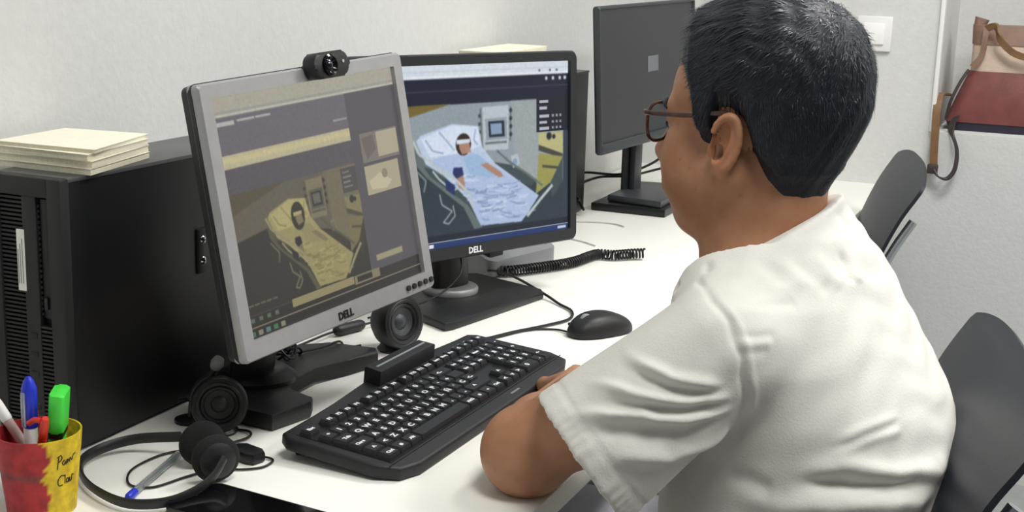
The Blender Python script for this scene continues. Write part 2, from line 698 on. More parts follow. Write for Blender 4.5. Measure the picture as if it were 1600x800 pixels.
def hospital_photo(c, tf, pal):
    """the simulated ward picture: bed with a patient, equipment, cabinet"""
    P = lambda pts: [tf(u, v) for u, v in pts]
    c.poly(P([(.0, .217), (.97, .217), (.97, .93), (.0, .93)]), pal['wall'])
    c.poly(P([(.0, .217), (.422, .213), (.23, .275), (.0, .35)]), pal['brown'])
    c.poly(P([(.70, .215), (.97, .215), (.97, .75), (.80, .66), (.72, .60)]), pal['wall2'])
    c.line(P([(.715, .215), (.72, .6)]), .004, pal['wall'])
    c.poly(P([(.0, .50), (.25, .46), (.5, .6), (.75, .62), (.85, .72), (.97, .70), (.97, .93), (.0, .93)]), pal['floor'])
    c.poly(P([(.60, .55), (.70, .58), (.83, .68), (.80, .72), (.62, .60)]), pal['floor2'])
    # equipment tower
    c.poly(P([(.563, .243), (.689, .239), (.688, .489), (.568, .484)]), pal['device'])
    c.poly(P([(.575, .31), (.68, .306), (.682, .43), (.58, .43)]), pal['device2'])
    c.poly(P([(.59, .325), (.667, .324), (.67, .414), (.594, .414)]), pal['dark'])
    c.poly(P([(.60, .338), (.655, .337), (.657, .398), (.604, .40)]), pal['screen'])
    c.line(P([(.553, .25), (.56, .48)]), .007, pal['rail'])
    c.line(P([(.70, .25), (.698, .44)]), .007, pal['rail'])
    c.line(P([(.575, .445), (.68, .447)]), .008, pal['rail'])
    for q in range(4):
        c.disc(*tf(.70, .27 + q * .045), .008, pal['dark'], .8)
        c.disc(*tf(.548, .29 + q * .045), .007, pal['dark'], .7)
    c.poly(P([(.70, .53), (.735, .52), (.745, .58), (.71, .60)]), pal['device'])
    c.disc(*tf(.72, .565), .012, pal['screen'])
    # cabinet with tray
    c.poly(P([(.841, .414), (.967, .418), (.968, .546), (.841, .481)]), pal['cab'])
    c.poly(P([(.841, .481), (.968, .546), (.968, .575), (.841, .515)]), pal['cabd'])
    c.poly(P([(.841, .531), (.968, .563), (.902, .709), (.826, .766)]), pal['cab2'])
    c.poly(P([(.86, .60), (.95, .62), (.945, .635), (.86, .615)]), pal['cabd'])
    c.poly(P([(.902, .709), (.968, .563), (.968, .71), (.91, .80)]), pal['floor2'])
    c.disc(*tf(.895, .435), .014, pal['dark']); c.disc(*tf(.92, .44), .009, pal['dark'])
    # bed frame
    c.poly(P([(.245, .42), (.30, .50), (.50, .72), (.56, .915), (.52, .92), (.47, .79), (.30, .60), (.25, .52)]), pal['rail'])
    c.poly(P([(.289, .54), (.327, .56), (.498, .726), (.53, .86), (.49, .78), (.32, .60)]), pal['floor2'])
    # mattress, pillow, sheets
    c.poly(P([(.259, .403), (.278, .374), (.421, .323), (.542, .345), (.562, .467), (.62, .56), (.841, .777), (.751, .915),
              (.551, .905), (.491, .749), (.379, .60), (.30, .53)]), pal['sheet'])
    c.poly(P([(.28, .39), (.42, .33), (.54, .35), (.555, .455), (.46, .488), (.32, .495)]), pal['pillow'])
    c.line(P([(.30, .40), (.33, .46), (.38, .48)]), .006, pal['shade'], .7)
    c.line(P([(.36, .36), (.40, .42), (.43, .47)]), .006, pal['shade'], .6)
    c.line(P([(.53, .36), (.52, .42), (.54, .45)]), .006, pal['shade'], .6)
    c.poly(P([(.308, .517), (.406, .49), (.513, .486), (.582, .551), (.666, .618), (.841, .777), (.781, .877), (.751, .915),
              (.551, .905), (.491, .749), (.451, .662), (.379, .589)]), pal['sheet2'])
    r = random.Random(3)
    for q in range(90):
        u = .40 + .36 * r.random(); v = .60 + .28 * r.random()
        if v < .45 + (u - .3) * .62 or v > .60 + (u - .36) * 1.4:
            continue
        a = r.uniform(-.2, .9); L = r.uniform(.015, .06)
        c.line(P([(u, v), (u + L * math.cos(a), v + L * math.sin(a) * .6), (u + 1.7 * L * math.cos(a - .3), v + 1.7 * L * math.sin(a - .3) * .6)]),
               r.uniform(.003, .008), pal['shade'] if q % 2 else pal['pillow'], .6)
    c.poly(P([(.47, .51), (.54, .50), (.60, .57), (.66, .62), (.60, .64), (.50, .61)]), pal['gown'])
    # patient's head, arms, cuff
    c.disc(*tf(.472, .44), .036, pal['hair'], 1, .062)
    c.poly(P([(.452, .425), (.497, .42), (.507, .485), (.466, .497), (.452, .46)]), pal['skin'])
    c.poly(P([(.44, .412), (.503, .413), (.503, .432), (.44, .438)]), pal['pillow'])
    c.poly(P([(.425, .563), (.465, .565), (.472, .609), (.438, .629), (.421, .595)]), pal['cuff'])
    c.poly(P([(.43, .63), (.47, .61), (.48, .70), (.45, .68)]), pal['skin'])
    c.poly(P([(.55, .56), (.585, .555), (.645, .61), (.665, .64), (.64, .645), (.59, .60)]), pal['skin'])
    # side rails and tubes
    c.line(P([(.245, .40), (.27, .47), (.35, .55), (.43, .625), (.50, .72), (.515, .80)]), .010, pal['metal'])
    c.line(P([(.33, .57), (.36, .62), (.42, .69), (.44, .68)]), .007, pal['metal'])
    c.poly(P([(.385, .62), (.43, .66), (.43, .72), (.39, .68)]), pal['cuff'])
    c.line(P([(.781, .89), (.85, .80), (.913, .725)]), .012, pal['metal'])
    c.line(P([(.63, .49), (.69, .56), (.78, .64), (.86, .72)]), .008, pal['rail'])
    c.line(P([(.36, .70), (.37, .76), (.416, .802), (.376, .859), (.40, .87), (.43, .83), (.42, .77)]), .005, pal['metal'], .8)
    c.line(P([(.25, .55), (.30, .62), (.29, .68)]), .006, pal['metal'], .6)


# ---- monitor pictures
c2 = Canvas(420, 262, (34, 38, 52))
c2.rect(0, 0, 1, .075, (203, 211, 219))
c2.rect(0, .035, 1, .04, (186, 196, 206))
c2.rect(0, .062, 1, .075, (222, 227, 231))
for u in (.84, .895, .93):
    c2.rect(u, .045, u + .010, .06, (90, 96, 108))
for u in (.875, .91, .945, .972):
    c2.rect(u, .09, u + .012, .108, (205, 208, 214))
c2.rect(0, .14, 1, .145, (60, 66, 84))
pal2 = dict(wall=(139, 150, 156), wall2=(150, 158, 160), brown=(112, 98, 52), floor=(52, 62, 68), floor2=(66, 78, 80), device=(176, 186, 192),
            device2=(140, 152, 162), dark=(40, 44, 54), screen=(132, 152, 178), rail=(98, 110, 108), cab=(178, 174, 124), cabd=(70, 72, 62),
            cab2=(150, 146, 84), sheet=(180, 194, 216), sheet2=(168, 184, 214), shade=(118, 136, 170), pillow=(204, 214, 230), gown=(150, 178, 208),
            hair=(52, 40, 36), skin=(166, 128, 110), cuff=(44, 54, 96), metal=(178, 188, 190))
hospital_photo(c2, lambda u, v: (u, v), pal2)
c2.soften(2, 1.6)
c2.rect(.83, .205, 1, .408, (36, 38, 46))
for q, (a, b) in enumerate(((.225, .045), (.262, .04), (.31, .05), (.345, .04), (.38, .05))):
    c2.rect(.845, a, .845 + b, a + .016, (172, 176, 184))
    if q > 1:
        for w_ in (.91, .93, .95):
            c2.rect(w_, a, w_ + .01, a + .014, (140, 144, 152))
c2.rect(.97, .41, 1, .93, (58, 64, 74))
c2.rect(0, .925, 1, .962, (40, 44, 54))
c2.rect(0, .962, 1, .967, (150, 162, 182))
c2.rect(0, .967, 1, 1, (44, 60, 104))
for q in range(9):
    c2.rect(.03 + q * .035, .973, .05 + q * .035, .993, ((210, 170, 70), (90, 150, 210), (220, 220, 225))[q % 3])
c2.rect(.94, .975, .985, .99, (190, 200, 215))

c1 = Canvas(360, 288, (92, 88, 90))
c1.rect(0, 0, 1, .085, (164, 160, 146))
c1.rect(0, .062, 1, .085, (150, 147, 140))
c1.rect(0, .075, 1, .085, (186, 181, 168))
c1.rect(0, .085, 1, .24, (104, 99, 105))
for a, b in ((.014, .10), (.115, .20), (.205, .28)):
    c1.rect(a, .105, b, .113 if a > .05 else .122, (176, 172, 168))
c1.rect(.606, .19, .685, .198, (150, 146, 144)); c1.rect(.72, .19, .785, .197, (150, 146, 144))
c1.rect(0, .24, .69, .295, (178, 171, 140))
c1.rect(0, .252, .69, .272, (190, 180, 138))
c1.rect(0, .295, .69, .405, (88, 84, 88))
pal1 = dict(wall=(98, 92, 80), wall2=(110, 104, 86), brown=(86, 80, 66), floor=(58, 56, 52), floor2=(66, 63, 56), device=(120, 114, 92),
            device2=(92, 88, 78), dark=(58, 56, 54), screen=(100, 98, 92), rail=(88, 84, 70), cab=(126, 120, 88), cabd=(80, 76, 62),
            cab2=(114, 108, 78), sheet=(150, 142, 100), sheet2=(146, 138, 96), shade=(118, 110, 74), pillow=(166, 157, 110), gown=(140, 132, 94),
            hair=(58, 54, 48), skin=(120, 110, 84), cuff=(52, 50, 54), metal=(140, 134, 104))
hospital_photo(c1, lambda u, v: (.008 + (u - .02) * .68 / .94, .40 + (v - .217) * .50 / .71), pal1)
c1.soften(1, 1.6)
c1.rect(.69, .085, 1, .95, (86, 83, 88))
c1.rect(.60, .41, .69, .52, (80, 76, 76))
for q in range(4):
    c1.rect(.61, .425 + q * .022, .65 + .01 * (q % 2), .433 + q * .022, (122, 118, 110))
c1.rect(.742, .278, .972, .414, (120, 114, 108)); c1.rect(.84, .285, .97, .40, (168, 160, 136))
c1.poly([(.75, .30), (.82, .29), (.83, .36), (.77, .40)], (104, 98, 92))
c1.rect(.742, .428, .953, .562, (166, 158, 132))
c1.poly([(.76, .50), (.83, .47), (.90, .52), (.86, .55), (.77, .54)], (186, 178, 150))
c1.disc(.86, .48, .018, (136, 128, 108))
c1.rect(.732, .838, .897, .867, (150, 144, 118))
c1.rect(0, .905, 1, .952, (54, 52, 50))
c1.rect(.234, .895, .58, .93, (140, 132, 98)); c1.rect(.585, .897, .738, .938, (126, 120, 96)); c1.rect(.60, .905, .69, .93, (50, 50, 48))
c1.rect(0, .952, 1, .957, (130, 124, 104))
c1.rect(0, .957, 1, 1, (48, 48, 46))
for q in range(5):
    c1.rect(.008 + q * .038, .968, .030 + q * .038, .99, ((70, 110, 84), (130, 126, 110), (92, 118, 112))[q % 3])
for q in range(4):
    c1.rect(.02 + q * .04, .915, .038 + q * .04, .932, (92, 104, 90))
for q in range(5):
    c1.rect(.02 + q * .03, .86, .044 + q * .03, .867, (104, 100, 84))

M_scr1 = mat('dim_screen_glass', (16, 16, 17), 0.32, attr='picture', estr=1.15, spec=0.45)
M_scr2 = mat('lit_screen_glass', (10, 10, 12), 0.30, attr='picture', estr=1.25, spec=0.35)
M_scr3 = mat('matte_screen_off', (48, 49, 54), 0.38, noise=0.02, nscale=8, spec=0.5)
M_m2 = mat('monitor_black_bezel', (38, 40, 42), 0.42, noise=0.04, nscale=90)
M_m3 = mat('monitor_grey_bezel', (66, 68, 72), 0.4, metal=0.2, noise=0.03, nscale=90)


def ring(w, h, iw, ih, r, y0, y1, zo=0.0):
    """rectangular bezel frame in xz, opening iw x ih (shifted zo up), from y0 (front) to y1"""
    n = 5
    out = rrect(w, h, r, n); inn = [(x, z + zo) for x, z in rrect(iw, ih, .002, n)]
    N = len(out)
    V = [(x, y0 + .003, z) for x, z in out] + [(x * (1 - .004 / w), y0, z * (1 - .004 / h)) for x, z in out] + [(x, y0, z) for x, z in inn] + \
        [(x * .99, y0 + .006, z) for x, z in inn] + [(x, y1, z) for x, z in out] + [(x, y1, z) for x, z in inn]
    Fc = []
    def band(a, b):
        for i in range(N):
            j = (i + 1) % N
            Fc.append((a * N + i, a * N + j, b * N + j, b * N + i))
    band(0, 1); band(1, 2); band(2, 3); band(4, 0); band(5, 4); band(3, 5)
    return V, Fc


def monitor_root(name, label, c, yaw, back):
    a = math.radians(yaw)
    n = Vector((math.cos(a), math.sin(a), 0))
    loc = Vector((c[0], c[1], DZ)) - n * back
    return thing(name, label, 'monitor', loc, a + PI / 2), Vector((0, -back, c[2] - DZ))


def W2L(root, p):
    return Matrix.Translation(root.location) @ Matrix.Rotation(root.rotation_euler.z, 4, 'Z'), None


def to_local(root, x, y, z):
    Mi = (Matrix.Translation(root.location) @ Matrix.Rotation(root.rotation_euler.z, 4, 'Z')).inverted()
    return tuple(Mi @ Vector((x, y, z)))


def base_poly(root, pts):
    out = [to_local(root, x, y, DZ)[:2] for x, y in pts]
    A = sum(out[i][0] * out[(i + 1) % len(out)][1] - out[(i + 1) % len(out)][0] * out[i][1] for i in range(len(out)))
    return out if A > 0 else out[::-1]


# ---- silver monitor
c = (1.356, .813, 1.014)
m1, pc = monitor_root('monitor', 'silver-framed monitor with dim brownish picture and webcam on top', c, -97.5, .115)
PM = Matrix.Translation(pc) @ RX(-math.radians(9.6)) @ RY(-math.radians(2.6))
obj('bezel', xf(ring(.362, .300, .326, .262, .006, 0, .016, .003), PM), M_silver, m1)
hs = prism(rrect(.364, .302, .008), 0, 1)
v, f = hs
v = [((x, .010 + .016 * z, y) if z < .5 else (x * .985, .010 + .016 * z, y * .985)) for x, y, z in v]
bk = xf((v, f), PM)
obj('housing', bk, M_black, m1)
v, f = prism(rrect(.27, .22, .02), 0, 1, .0)
obj('back_cover', xf([(x * (1 - .2 * z), .025 + .04 * z, y * (1 - .2 * z)) for x, y, z in v] and ([(x * (1 - .2 * z), .025 + .04 * z, y * (1 - .2 * z)) for x, y, z in v], f), PM), M_black, m1)
so = obj('screen', c1.mesh('screen_picture', .326, .262), M_scr1, m1, smooth=0)
so.matrix_local = PM @ T(0, .005, .003)
for q in range(5):
    vb = lathe([(.0, -.002), (.0032, -.002), (.0036, 0), (.0036, .002)], 16)
    obj('button', xf(vb, PM @ T(.172 - .0125 * q, -.0005, -.139) @ RX(PI / 2) @ T(0, 0, .0)), M_bezel, m1)
obj('logo', xf(text_vf('DELL', .0125, .0004, .0004), PM @ T(-.005, -.0006, -.1395) @ RX(PI / 2)), M_black2, m1, smooth=0)
# stand: sloped neck and two-footed base with a concave front
nk = tube([to_local(m1, 1.385, .945, .752), to_local(m1, 1.38, .925, .84), tuple(PM @ Vector((0.01, .06, -.04)))], .020, 12, 6, flat=(1.7, .75))
obj('neck', nk, M_bezel, m1)
obj('base', prism(base_poly(m1, [(1.292, .852), (1.355, .838), (1.372, .846), (1.378, .885), (1.40, .906), (1.47, .906), (1.52, .884), (1.575, .868),
                                 (1.592, .88), (1.585, .95), (1.55, .985), (1.33, .985), (1.300, .955)]), 0, .022, .004), M_black, m1)
obj('swivel_collar', xf(lathe([(.05, 0), (.05, .006), (.042, .012), (.036, .016)], 24), Matrix.Translation(to_local(m1, 1.40, .945, DZ + .021))), M_black2, m1)

# ---- black monitor with the ward picture
c = (1.916, .894, .984)
m2, pc2 = monitor_root('monitor', 'black monitor showing a patient in a hospital bed', c, -112, .10)
PM2 = Matrix.Translation(pc2) @ RX(-math.radians(3.4)) @ RY(math.radians(.6))
obj('bezel', xf(ring(.480, .315, .448, .279, .012, 0, .02, .002), PM2), M_m2, m2)
v, f = prism(rrect(.478, .313, .014), 0, 1)
obj('housing', xf(([(x * (1 - .02 * z), .012 + .032 * z, y * (1 - .02 * z)) for x, y, z in v], f), PM2), M_black, m2)
so = obj('screen', c2.mesh('screen_picture', .448, .279), M_scr2, m2, smooth=0)
so.matrix_local = PM2 @ T(0, .005, .002)
obj('logo', xf(text_vf('DELL', .0135, .0004, .0005), PM2 @ T(.006, -.0006, -.1475) @ RX(PI / 2)), M_legend, m2, smooth=0)
obj('neck', xf(tube([(0, 0, .004), (0, .004, .10), (0, -.015, .19)], .026, 20, 6, flat=(1.45, .7)), Matrix.Translation(to_local(m2, 1.955, .945, DZ))), M_black2, m2)
obj('neck_ring', xf(lathe([(.044, .012), (.0455, .016), (.0455, .021), (.043, .024), (.036, .024)], 32), Matrix.Translation(to_local(m2, 1.955, .945, DZ))), M_silver, m2)
bp = base_poly(m2, [(1.775, .866), (1.79, .858), (2.03, .812), (2.046, .822), (2.095, .962), (2.085, .975), (1.87, 1.008), (1.85, 1.0)])
obj('base', prism(bp, 0, .014, .004), M_black, m2)

# ---- switched-off monitor by the far wall
c = (2.905, .926, 1.043)
m3, pc3 = monitor_root('monitor', 'switched-off dark grey monitor at the far end of the desk', c, -97, .09)
PM3 = Matrix.Translation(pc3) @ RX(-math.radians(3.3)) @ RY(-math.radians(1.0))
obj('bezel', xf(ring(.490, .304, .480, .276, .005, 0, .012, .008), PM3), M_m3, m3)
v, f = prism(rrect(.490, .304, .006), 0, 1)
obj('housing', xf(([(x * (1 - .01 * z), .006 + .010 * z, y * (1 - .01 * z)) for x, y, z in v], f), PM3), M_black2, m3)
obj('screen', xf(box(-.240, .240, .004, .008, -.130, .146), PM3), M_scr3, m3, smooth=0)
obj('sticker_or_reflection', xf(box(-.010, .045, .0032, .0042, .002, .036), PM3), mat('reflection_grey', (108, 110, 118), .4, noise=.02, nscale=50), m3, smooth=0)  # flat lighter square imitating a likely reflection in the dark screen
obj('chin_strip', xf(box(-.240, .240, -.0012, .004, -.150, -.133, .001), PM3), M_m3, m3)
obj('neck', merge(tube([to_local(m3, 2.955, .985, .765), to_local(m3, 2.955, .985, .93)], .022, 14, 0, flat=(1.3, .5))), M_black, m3)
obj('neck_plate', xf(box(-.018, .018, -.012, .002, .02, .17, .002), Matrix.Translation(to_local(m3, 2.955, .972, DZ))), M_m3, m3)
obj('base', merge(prism(base_poly(m3, [(2.82, .852), (3.10, .852), (3.10, 1.022), (2.82, 1.022)]), 0, .018, .003)), M_black2, m3)
obj('base_cover', prism(base_poly(m3, [(2.826, .864), (3.09, .864), (3.06, .995), (2.85, .995)]), .018, .034, .004), M_m3, m3)

# ------------------------------------------------------------------ computer towers
def tower(label, x0, y0, z0=DZ):
    """small-form tower: front at x0 facing -x, near side at y0, 0.1 wide, 0.375 deep, 0.308 tall"""
    D, Wd, Hh = .372, .100, .308
    t = thing('computer_tower', label, 'computer tower', (x0, y0, z0))
    obj('side_panel', box(.014, D, 0, .004, .004, Hh - .004, .0015), M_case, t)
    obj('case', box(.014, D, .003, Wd, .003, Hh - .003, .002), M_case, t)
    obj('lid', box(.012, D + .002, -.001, Wd + .001, Hh - .005, Hh, .0015), M_case_top, t)
    # front bezel as a frame with recessed vents
    obj('front_bezel', merge(box(0, .016, 0, .020, 0, Hh, .003), box(0, .016, .086, Wd, 0, Hh, .003), box(0, .016, .018, .088, Hh - .022, Hh, .003),
                             box(0, .016, .018, .088, 0, .012, .003), box(.002, .016, .036, .056, .01, Hh - .02, .002)), M_bezel, t)
    obj('grille_recess', box(.011, .016, .018, .09, .008, Hh - .016), M_black2, t)
    sl = []
    k = 0
    z = .014
    while z < Hh - .026:
        sl.append(box(.003, .011, .055, .087, z, z + .0024))
        if z < .145:
            sl.append(box(.003, .011, .019, .037, z, z + .0024))
        z += .0047
        k += 1
    s = obj('vent_slats', merge(*sl), M_bezel, t, smooth=0)
    s['kind'] = 'stuff'
    obj('drive_slot', box(.006, .012, .0225, .034, .152, .284, .001), M_black2, t)
    obj('drive_button', box(.003, .008, .026, .031, .162, .176, .001), M_bezel, t)
    sl = [box(.005, .0075, .034, .0365, .155 + .006 * q, .158 + .006 * q) for q in range(21)]
    s = obj('ribs', merge(*sl), M_bezel, t, smooth=0)
    s['kind'] = 'stuff'
    st = obj('sticker_or_reflection', box(.0012, .0022, .053, .0635, .181, .249), M_white, t, smooth=0)
    obj('sticker_print', merge(*[box(.0009, .0013, .0555 + .003 * q, .0565 + .003 * q, .189, .239 - .006 * q) for q in range(3)]), M_gray, st, smooth=0)
    obj('power_button', xf(lathe([(0, 0), (.005, 0), (.006, -.002)], 20), T(.0015, .046, .05) @ RY(-PI / 2)), M_black2, t)
    for q in range(3):
        obj('front_port', box(.0012, .003, .041, .051, .085 + .022 * q, .091 + .022 * q, .0005), M_black2, t)
    # side latch near the rear edge
    lt = obj('latch', box(.234, .256, -.003, .003, .158, .215, .002), M_case, t)
    for q in range(2):
        obj('rivet', xf(lathe([(.0, .003), (.004, .002), (.0055, 0)], 16), T(.245, -.003, .174 + .026 * q) @ RX(PI / 2)), M_chrome, lt)
    return t


tower('black upright computer tower beside the pencil cup', 1.123, 1.002)
tower('black computer tower hidden behind the black lit monitor', 2.432, 1.034)


def pad_stack(corners, z0, items, what):
    """stack of writing pads; corners = front, right, back, left (world xy) of the footprint"""
    P = np.array(corners, float)
    c = P.mean(0)
    for i, (th, rot, dx, dy, lab) in enumerate(items):
        q = (P - c)
        a = math.radians(rot)
        q = np.stack([q[:, 0] * math.cos(a) - q[:, 1] * math.sin(a) + dx, q[:, 0] * math.sin(a) + q[:, 1] * math.cos(a) + dy], 1)
        pts = [tuple(p) for p in q]
        A = sum(pts[k][0] * pts[(k + 1) % 4][1] - pts[(k + 1) % 4][0] * pts[k][1] for k in range(4))
        if A < 0:
            pts = pts[::-1]
        t = thing('paper_pad', lab, 'paper pad', (c[0], c[1], z0), 0, what)
        # slightly fanned edge: several thin layers
        n = max(2, int(th / .0024))
        lay = []
        for k in range(n):
            s = 1 - .010 * random.random()
            lay.append(prism([(x * s, y * s) for x, y in pts], th * k / n, th * (k + 1) / n * (1 if k < n - 1 else .9)))
        obj('sheets', merge(*lay), M_padedge, t, smooth=0)
        obj('cover', prism([(x * 1.01, y * 1.01) for x, y in pts], th * .9, th * .985), M_pad, t, smooth=0)
        z0 += th


pad_stack([(1.163, .994), (1.298, 1.022), (1.287, 1.132), (1.163, 1.128)], 1.0482,
          [(.0075, 0, 0, 0, 'lowest cream paper pad directly on the computer tower'),
           (.0078, 1.2, .001, .001, 'second cream paper pad from the bottom on the tower'),
           (.0075, -.8, .000, .002, 'second cream paper pad from the top on the tower'),
           (.0042, 2.5, .006, .004, 'thin topmost cream paper pad with a curled edge on the tower')], 'cream paper pads on the tower')
pad_stack([(2.36, 1.05), (2.60, 1.05), (2.60, 1.135), (2.36, 1.135)], 1.3482 - .3,
          [(.034, 0, 0, 0, 'lower white paper pad behind the black lit monitor'), (.028, 1, 0, 0, 'upper white paper pad peeking over the black lit monitor')],
          'white paper pads behind the lit monitor')

# ------------------------------------------------------------------ webcam on the silver monitor
CM = Matrix.Translation(m1.location) @ RZ(m1.rotation_euler.z) @ PM @ T(.022, -.004, .145)
t = thing('webcam', 'small black webcam clipped on top of the silver monitor', 'webcam')
t.matrix_world = CM
v, f = prism(rrect(.064, .030, .013, 8), 0, .020, .004)
obj('body', [(x, y_, z) for x, y_, z in []] or xf((v, f), RX(PI / 2) @ T(0, .004, -.006)), M_black, t)
obj('lens_ring', xf(lathe([(.0125, 0), (.0125, .003), (.010, .0045), (.008, .003), (.006, .001), (0, .001)], 28), T(-.006, -.0135, .004) @ RX(PI / 2)), M_gloss, t)
obj('lens', xf(lathe([(.0062, .0), (.004, .0018), (0, .0022)], 20), T(-.006, -.0150, .004) @ RX(PI / 2)), mat('lens_glass', (18, 20, 34), .05, noise=.02, nscale=20, coat=.6), t)
obj('status_light', xf(lathe([(.002, 0), (.002, .001), (0, .001)], 12), T(.019, -.014, .006) @ RX(PI / 2)), M_chrome, t)
obj('clip', merge(box(-.070, .012, .008, .040, -.008, -.0035, .0015), xf(box(-.03, .03, 0, .004, -.05, 0, .0015), T(-.02, .052, -.005) @ RX(.15))), M_black, t)
obj('hinge', xf(lathe([(.006, -.012), (.006, .012)], 14), T(-.032, .012, -.004) @ RY(PI / 2)), M_black2, t)

# ------------------------------------------------------------------ keyboard
KB_C, KB_ROT, KB_W, KB_D = (1.458, .714), math.radians(-1.0), .486, .160
kb = thing('keyboard', 'black full-size keyboard with a card reader in front of the silver monitor', 'keyboard', (KB_C[0], KB_C[1], DZ), KB_ROT)
KM = T(0, 0, .0225) @ RX(math.radians(5.0))
pts = [(-KB_W / 2 + .004, KB_D / 2 - .012), (-KB_W / 2 + .014, KB_D / 2), (-.12, KB_D / 2 + .002), (-.02, KB_D / 2 + .012), (.09, KB_D / 2 + .012), (.11, KB_D / 2 + .002),
       (KB_W / 2 - .014, KB_D / 2), (KB_W / 2 - .004, KB_D / 2 - .012), (KB_W / 2, -KB_D / 2 + .035), (KB_W / 2 - .012, -KB_D / 2 + .008), (KB_W / 2 - .04, -KB_D / 2 - .002),
       (-KB_W / 2 + .04, -KB_D / 2 - .002), (-KB_W / 2 + .012, -KB_D / 2 + .008), (-KB_W / 2, -KB_D / 2 + .035)][::-1]
obj('case', xf(prism(pts, -.016, 0, .004, 3), KM), M_key, kb)
obj('key_well', xf(merge(box(-.227, .073, -.0575, .0635, 0, .0006), box(.0755, .1395, -.0575, .0635, 0, .0006), box(.1425, .2265, -.0575, .0635, 0, .0006)), KM), M_black2, kb, smooth=0)
obj('case_seam', xf(merge(box(-KB_W / 2 + .006, KB_W / 2 - .006, -.0612, -.0602, .0001, .0008)), KM), M_black2, kb, smooth=0)
U_, V_ = .0197, .0187
ROWY = [.0535, .0285, .0285 - V_, .0285 - 2 * V_, .0285 - 3 * V_, .0285 - 4 * V_]
KX0 = -.2255
keymesh = {}
legmesh = {}


def key(ux, row, w=1.0, h=1.0, leg='', size=.0094):
    kx = KX0 + (ux + w / 2) * U_
    ky = ROWY[row] - (h - 1) * V_ / 2
    kk = (round(w, 2), h, row == 0)
    if kk not in keymesh:
        a, b = w * U_ / 2 - .0006, h * (V_ if row else .0165) / 2 - .0006
        hh = .0062
        V = [(-a, -b, 0), (a, -b, 0), (a, b, 0), (-a, b, 0), (-a + .0008, -b + .0008, .003), (a - .0008, -b + .0008, .003), (a - .0008, b - .0008, .003), (-a + .0008, b - .0008, .003),
             (-a + .0025, -b + .0022, hh), (a - .0025, -b + .0022, hh), (a - .0025, b - .0015, hh), (-a + .0025, b - .0015, hh)]
        Fc = [(8, 9, 10, 11)]
        for s in (0, 4):
            for i in range(4):
                j = (i + 1) % 4
                Fc.append((s + i, s + j, s + 4 + j, s + 4 + i))
        me = bpy.data.meshes.new('key')
        me.from_pydata(V, [], Fc)
        me.materials.append(M_key)
        keymesh[kk] = me
    o = bpy.data.objects.new('key', keymesh[kk])
    COL.objects.link(o)
    o.parent = kb
    o.matrix_local = KM @ T(kx, ky, .0005)
    if leg:
        lk = (leg, size)
        if lk not in legmesh:
            v, f = text_vf(leg, size, 0, .00042)
            me = bpy.data.meshes.new('legend')
            me.from_pydata([(x * 1.35, y, 0) for x, y, z in v], [], f)
            me.materials.append(M_legend)
            legmesh[lk] = me
        l = bpy.data.objects.new('legend', legmesh[lk])
        COL.objects.link(l)
        l.parent = o
        l.location = (0 if w < 1.6 else -.15 * U_ * w, -.0012, .0064)
    return o


for i, (ux, lg) in enumerate([(0, 'Esc')] + [(2 + k, 'F%d' % (k + 1)) for k in range(4)] + [(6.5 + k, 'F%d' % (k + 5)) for k in range(4)] + [(11 + k, 'F%d' % (k + 9)) for k in range(4)]):
    key(ux, 0, 1, 1, lg, .0062)
for k, lg in enumerate(['Impr', 'Bloq', 'Pau']):
    key(15.25 + k, 0, 1, 1, lg, .0052)
for k in range(4):
    key(18.5 + k, 0, 1, 1, ['C', '<', '>', 'M'][k], .006)
for k, lg in enumerate(['º', '1', '2', '3', '4', '5', '6', '7', '8', '9', '0', "'", '¡']):
    key(k, 1, 1, 1, lg)
key(13, 1, 2, 1, '<-')
key(0, 2, 1.5, 1, 'Tab', .0062)
for k, lg in enumerate('QWERTYUIOP'):
    key(1.5 + k, 2, 1, 1, lg)
key(11.5, 2, 1, 1, '`'); key(12.5, 2, 1, 1, '+'); key(13.5, 2, 1.5, 1, '')
key(0, 3, 1.75, 1, 'Caps', .0058)
for k, lg in enumerate('ASDFGHJKLÑ'):
    key(1.75 + k, 3, 1, 1, lg)
key(11.75, 3, 1, 1, "'"); key(12.75, 3, 1, 1, 'Ç'); key(13.75, 3, 1.25, 1, '<-')
key(0, 4, 1.25, 1, '^'); key(1.25, 4, 1, 1, '<')
for k, lg in enumerate('ZXCVBNM,.-'):
    key(2.25 + k, 4, 1, 1, lg)
key(12.25, 4, 2.75, 1, '^')
for ux, w, lg in ((0, 1.25, 'Ctrl'), (1.25, 1.25, '#'), (2.5, 1.25, 'Alt'), (3.75, 6.25, ''), (10, 1.25, 'AltG'), (11.25, 1.25, '#'), (12.5, 1.25, '='), (13.75, 1.25, 'Ctrl')):
    key(ux, 5, w, 1, lg, .0058)
for r_, lgs in ((1, ['Ins', 'Ini', 'Re']), (2, ['Sup', 'Fin', 'Av'])):
    for k in range(3):
        key(15.25 + k, r_, 1, 1, lgs[k], .0056)
key(16.25, 4, 1, 1, '^')
for k, lg in enumerate('<v>'):
    key(15.25 + k, 5, 1, 1, lg)
for r_, lgs in ((1, ['Num', '/', '*', '-']), (2, '789'), (3, '456'), (4, '123')):
    for k, lg in enumerate(lgs):
        key(18.5 + k, r_, 1, 1, lg, .0094 if len(lg) == 1 else .0056)
key(21.5, 2, 1, 2, '+'); key(21.5, 4, 1, 2, '<-', .006)
key(18.5, 5, 2, 1, '0'); key(20.5, 5, 1, 1, '.')
obj('brand_mark', xf(merge(*[box(.055 + .0042 * q, .058 + .0042 * q, -.0715, -.0685, .0001, .0005) for q in range(6)]), KM), M_gray, kb, smooth=0)
for q in range(3):
    obj('indicator_light', xf(box(.160 + .016 * q, .166 + .016 * q, .0665, .0680, .0001, .0006), KM), M_gray, kb, smooth=0)
